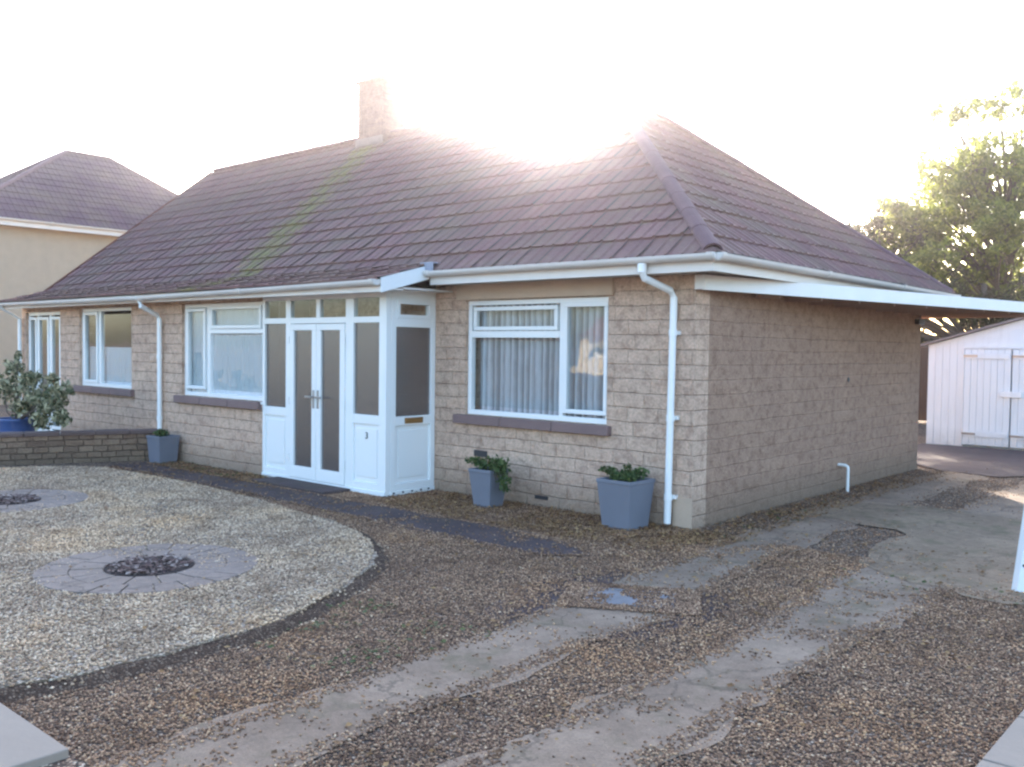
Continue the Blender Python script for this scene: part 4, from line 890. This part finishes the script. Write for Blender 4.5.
for (xa, xb) in ((GX0-.15, GPK), (GPK, GX1+.15)):
    za = gz(GX0)-.293*.15 if xa < GPK-.01 else zp; zb = zp if xb <= GPK+.01 else gz(GX1)-.293*.15
    gr.v += [(xa,GY-.12,za+.01),(xb,GY-.12,zb+.01),(xb,GY+5.1,zb+.01),(xa,GY+5.1,za+.01),(xa,GY-.12,za+.05),(xb,GY-.12,zb+.05),(xb,GY+5.1,zb+.05),(xa,GY+5.1,za+.05)]; q = len(gr.v)-8
    gr.f += [tuple(q+k for k in f) for f in ((3,2,1,0),(4,5,6,7),(0,1,5,4),(1,2,6,5),(2,3,7,6),(3,0,4,7))]; gr.t += [.5]*6
gr.build('roof', 'rake', ga)
# close-boarded fence behind the houses
fn = empty('fence', (-9, 15.9, 0), 0, label='dark timber fence closing the back gardens', cat='fence')
m = MB()
for i in range(150): m.box(i*.125, i*.125+.12, 0, .018, .05, 1.85)
m.build('boards', 'door_wood', fn)

for i in range(8): MB().box(i*2.6, i*2.6+.1, .02, .12, 0, 1.92).build('post', 'door_wood', fn)

# ------------------------------------------------------------------ neighbouring two-storey house, far left
nx = -22.0; EZ = 4.92; RZ = 7.45
nb_ = empty('neighbour_house', (nx, 0, 0), label='taller beige house with brown hipped roof behind the far left roof edge', cat='house')
X0, X1, Y0, Y1 = -5.0, 0.0, 1.2, 9.6
m = MB(); o = wall_mesh(m, Y0, Y1, 0, EZ, [(6.0,7.1,.9,2.1),(6.0,7.1,3.2,4.3)], 'y', X1, .25, -1).build('wall', 'render', nb_); weld(o)
MB().box(X0, X1-.252, Y0, Y0+.25, 0, EZ).box(X0, X1-.252, Y1-.25, Y1, 0, EZ).box(X0, X0+.25, Y0+.252, Y1-.252, 0, EZ).build('wall', 'render', nb_)
for (a, b, c, d) in ((6.0,7.1,.9,2.1),(6.0,7.1,3.2,4.3)):
    f = MB().box(-.14,-.07,a,b,c,c+.06).box(-.14,-.07,a,b,d-.06,d).box(-.14,-.07,a,a+.06,c+.06,d-.06).box(-.14,-.07,b-.06,b,c+.06,d-.06).build('window', 'upvc', nb_); MB().box(-.11,-.10,a+.05,b-.05,c+.05,d-.05).build('pane', 'glass', f)
e = .35; za = EZ+.03; A = [Vector(p) for p in ((X1+e,Y0-e,za),(X1+e,Y1+e,za),(X0-e,Y1+e,za),(X0-e,Y0-e,za))]
r0 = Vector(((X0+X1)/2+.0, 4.75, RZ)); r1 = Vector(((X0+X1)/2, 6.1, RZ))
def hipslope(a, b, tops, keep):
    u_ = (b-a); n_ = Vector((0,0,1)).cross(u_).normalized(); mid = (tops[0]); 
    hd = (mid-a) - u_.normalized()*((mid-a).dot(u_.normalized())); cl = [plane_clip(a, tops[0], keep), plane_clip(b, tops[-1], keep)]
    if len(tops) == 2: cl.append(plane_clip(tops[0], tops[1], keep))
    return tiled_slope('roof_tiles', 'tile2', nb_, a, u_, hd, u_.length, hd.length, cl, gauge=.30)
cen = lambda a, b: (a+b)/2
hipslope(A[0], A[1], [r0, r1], (1, 3, 0)); hipslope(A[3], A[0], [r0], (-2.5, 1.0, 0)); hipslope(A[1], A[2], [r1], (-2.5, 9.6, 0)); hipslope(A[2], A[3], [r1, r0], (-5, 3, 0))
m = MB(); 
for a_, b_ in ((A[0], r0), (A[1], r1), (A[2], r1), (A[3], r0), (r0, r1)): cap_tiles(m, a_+Vector((0,0,.05)), b_+Vector((0,0,.05)))
m.build('ridge_tiles', 'ridge', nb_)
m = MB().box(X1+.003, X1+e-.02, Y0-e+.02, Y1+e-.02, EZ-.14, EZ-.12).box(X1+e-.02, X1+e, Y0-e, Y1+e, EZ-.17, EZ+.01).box(X0-e, X1+e-.021, Y0-e, Y0-e+.02, EZ-.17, EZ+.01).box(X0-e, X1+e-.021, Y1+e-.02, Y1+e, EZ-.17, EZ+.01); m.build('fascia', 'fascia', nb_)
m = MB(); gutter(m, (X1+e+.06, Y0-e, EZ+.01), (X1+e+.06, Y1+e, EZ+.0)); m.build('gutter', 'gutter', nb_)

# ------------------------------------------------------------------ trees
def tree(loc, label, clumps, leaf, mat, trunk_r=.17, name='tree'):
    t = empty(name, loc, 0, label=label, cat='tree'); lo = Vector(loc)
    br = MB(); lf = MB(); top = max(c[0][2] for c in clumps)
    fork = Vector((0,0,2.0)); br.tube([(0,0,0),(.03,.02,1.0),tuple(fork),(-.05,.05,3.4),(.05,0,top*.62)], [trunk_r*1.25,trunk_r,trunk_r*.85,trunk_r*.6,trunk_r*.35], 9)
    for c, r_, n in clumps:
        c = Vector(c)-lo; s = Vector((0,0,max(1.6, min(top*.6, c.z-1.2-.35*Vector((c.x,c.y)).length)))); mid = (s+c)/2+Vector((random.uniform(-.2,.2),random.uniform(-.2,.2),.15))
        br.tube([tuple(s), tuple(mid), tuple(c)], [.055,.032,.010], 6, cap=False)
        for k in range(7):
            e_ = c+Vector((random.uniform(-1,1)*r_[0],random.uniform(-1,1)*r_[1],random.uniform(-.8,1)*r_[2]))*.85; br.tube([tuple(c), tuple((c+e_)/2+Vector((0,0,.05))), tuple(e_)], [.012,.008,.003], 4, cap=False)
        # leaves gather in tufts inside each clump, with gaps between the tufts
        for k in range(max(3, n//28)):
            q = Vector((random.gauss(0,.5),random.gauss(0,.5),random.gauss(0,.5))); q = Vector((q.x*r_[0],q.y*r_[1],q.z*r_[2]))
            leaf_cloud(lf, c+q, (.24,.24,.19), 28, leaf, up=.2)
    br.build('trunk', 'bark', t); lf.build('crown', mat, t, tint=True, fix=False)
    return t
random.seed(21)
cl = []
for _ in range(84):                 # the full lower crown
    a = random.random()*6.283; r_ = math.sqrt(random.random())*3.05; z = random.uniform(3.0, 7.0)
    k = 1.0 if z < 5.4 else 1.0-(z-5.4)*.34
    x_ = -2.55+math.cos(a)*r_*k*.95; y_ = 20.0+math.sin(a)*r_*k; cl.append(((x_, y_, z), (.62,.62,.50), 400))
for _ in range(24): cl.append(((random.uniform(-5.1,-3.6), random.uniform(18.6,19.8), random.uniform(3.4,5.9)), (.5,.5,.42), 260))
for _ in range(7): cl.append(((random.uniform(-4.2,-2.6), random.uniform(19.0,19.8), random.uniform(6.0,6.7)), (.4,.4,.3), 110))
for (x_, y_, z, n) in ((-3.0,19.5,8.1,120),(-3.5,19.2,8.3,80),(-2.3,19.9,8.3,130),(-1.8,20.1,8.5,120),(-2.7,19.6,7.3,90),(-3.3,19.2,7.95,70),(-2.9,19.7,8.35,90),(-2.4,19.9,8.6,60),(-1.95,20.1,8.2,80),(-1.7,20.3,7.5,90),(-3.65,19.1,8.1,50),(-1.3,20.4,7.9,120),(-.9,20.5,7.1,160),(-3.25,19.4,6.9,60),(-2.1,20.1,8.75,40),(-1.4,20.2,8.7,70)): cl.append(((x_, y_, z), (.52,.5,.30), int(n*1.9)))
tree((-2.1, 20.0, 0), 'tall yellow-green tree with a thin open top rising behind the garage', cl, .068, 'leaf_tree')
cl = []
for _ in range(34):
    cl.append(((-4.9+random.uniform(-1.3,1.5), 18.3+random.uniform(-.8,.8), random.uniform(2.8, 5.2)), (.42,.42,.36), 150))
for q in ((-4.75,18.0,5.5),(-4.8,18.0,5.2),(-5.6,18.3,4.9)): cl.append((q, (.14,.14,.26), 40))
tree((-5.0, 18.3, 0), 'thin dark shrubby tree showing over the rear corner of the tiled roof', cl, .062, 'leaf_dark', .09)
cl = []
for _ in range(90):
    bx_ = random.uniform(-3.6,3.6); cl.append(((-3.2+bx_, 17.0+random.uniform(-.6,.6), random.uniform(1.0, 4.3-.22*(bx_+3.6))), (.55,.45,.4), 240))  # left end made taller and thicker to block sun from the apron
tree((-1.8, 17.0, 0), 'dark bushy evergreen filling the gap above the garage roof, raised at left to shade the apron', cl, .055, 'leaf_dark', .1, name='evergreen_bush')

hd = empty('sun_block_hedge', (-9.5, 17.2, 0), 0, label='dense leafy screen added behind the bungalow to shade the rear apron', cat='sun_block_hedge')  # mostly unseen; added to keep the low sun off the rear apron
m = MB(); 
for _ in range(260):
    hx_ = random.uniform(-5.2,4.6); leaf_cloud(m, (hx_, random.uniform(-.5,.5), random.uniform(.4, 5.0-.25*max(0,hx_))), (.6,.5,.5), 150, .08)
m.build('foliage', 'leaf_dark', hd, tint=True, fix=False)
m = MB()
for i in range(12): m.tube([(-5+i*.85,0,0),(-4.9+i*.85,.1,1.6),(-5+i*.85,0,3.8)], [.06,.04,.015], 6)
m.build('stems', 'bark', hd)

# ------------------------------------------------------------------ houses over the road, seen in the window reflections
def opp(x, y, w_, label):
    t = empty('opposite_house', (x, y, 0), 0, label=label, cat='house', group='houses over the road mirrored in the windows')
    o = wall_mesh(MB(), -w_/2, w_/2, 0, 2.6, [(-w_/2+1, -w_/2+2.9, .9, 2.2), (-.5, .5, .05, 2.1), (w_/2-2.9, w_/2-1, .9, 2.2)], 'x', 0, .25, -1).build('wall', 'opp_wall', t); weld(o)
    MB().box(-w_/2,-w_/2+.25,-6,-.252,0,2.6).box(w_/2-.25,w_/2,-6,-.252,0,2.6).box(-w_/2+.252,w_/2-.252,-6,-5.75,0,2.6).build('wall', 'opp_wall', t)
    for (a, b) in ((-w_/2+1, -w_/2+2.9), (w_/2-2.9, w_/2-1)):
        f = MB(); ring(f, a, b, .9, 2.2, .06, -.14, -.07); f.box((a+b)/2-.03, (a+b)/2+.03, -.138, -.072, .96, 2.14); fo = f.build('window', 'upvc', t); MB().box(a+.05, b-.05, -.11, -.10, .95, 2.15).build('pane', 'glass', fo)
    MB().box(-.5, .5, -.12, -.07, .05, 2.1).build('door', 'door_wood', t, bevel=.01)
    r_ = MB(); hw = w_/2+.35
    r_.quad((-hw,.35,2.55),(hw,.35,2.55),(hw-3.3,-3,4.9),(-hw+3.3,-3,4.9)); r_.quad((-hw,-6.35,2.55),(hw,-6.35,2.55),(hw-3.3,-3,4.9),(-hw+3.3,-3,4.9)); r_.quad((hw,.35,2.55),(hw,-6.35,2.55),(hw-3.3,-3,4.9)); r_.quad((-hw,.35,2.55),(-hw,-6.35,2.55),(-hw+3.3,-3,4.9)); r_.quad((-hw,.35,2.55),(hw,.35,2.55),(hw,-6.35,2.55),(-hw,-6.35,2.55))
    r_.build('roof', 'opp_roof', t)
opp(-14, -44, 11, 'cream bungalow over the road mirrored in the left windows'); opp(0.5, -44, 11, 'cream bungalow over the road mirrored in the right window'); opp(-29, -44, 11, 'cream bungalow over the road farthest along the street')

# ------------------------------------------------------------------ scattering volume added to stand in for lens glare and veil
hz = MB().box(-40, 12, -32, 26, -1, 9.6).build('glare_haze', 'ground'); hz.data.materials.clear()
hm = bpy.data.materials.new('glare_haze'); hm.use_nodes = True; t = hm.node_tree; t.nodes.clear(); oo = t.nodes.new('ShaderNodeOutputMaterial'); pvn = t.nodes.new('ShaderNodeVolumePrincipled')
pvn.inputs['Color'].default_value = (0.98, 0.90, 0.97, 1); pvn.inputs['Density'].default_value = 0.0025; pvn.inputs['Anisotropy'].default_value = 0.966
t.links.new(pvn.outputs[0], oo.inputs['Volume']); hz.data.materials.append(hm); tag(hz, kind='stuff')
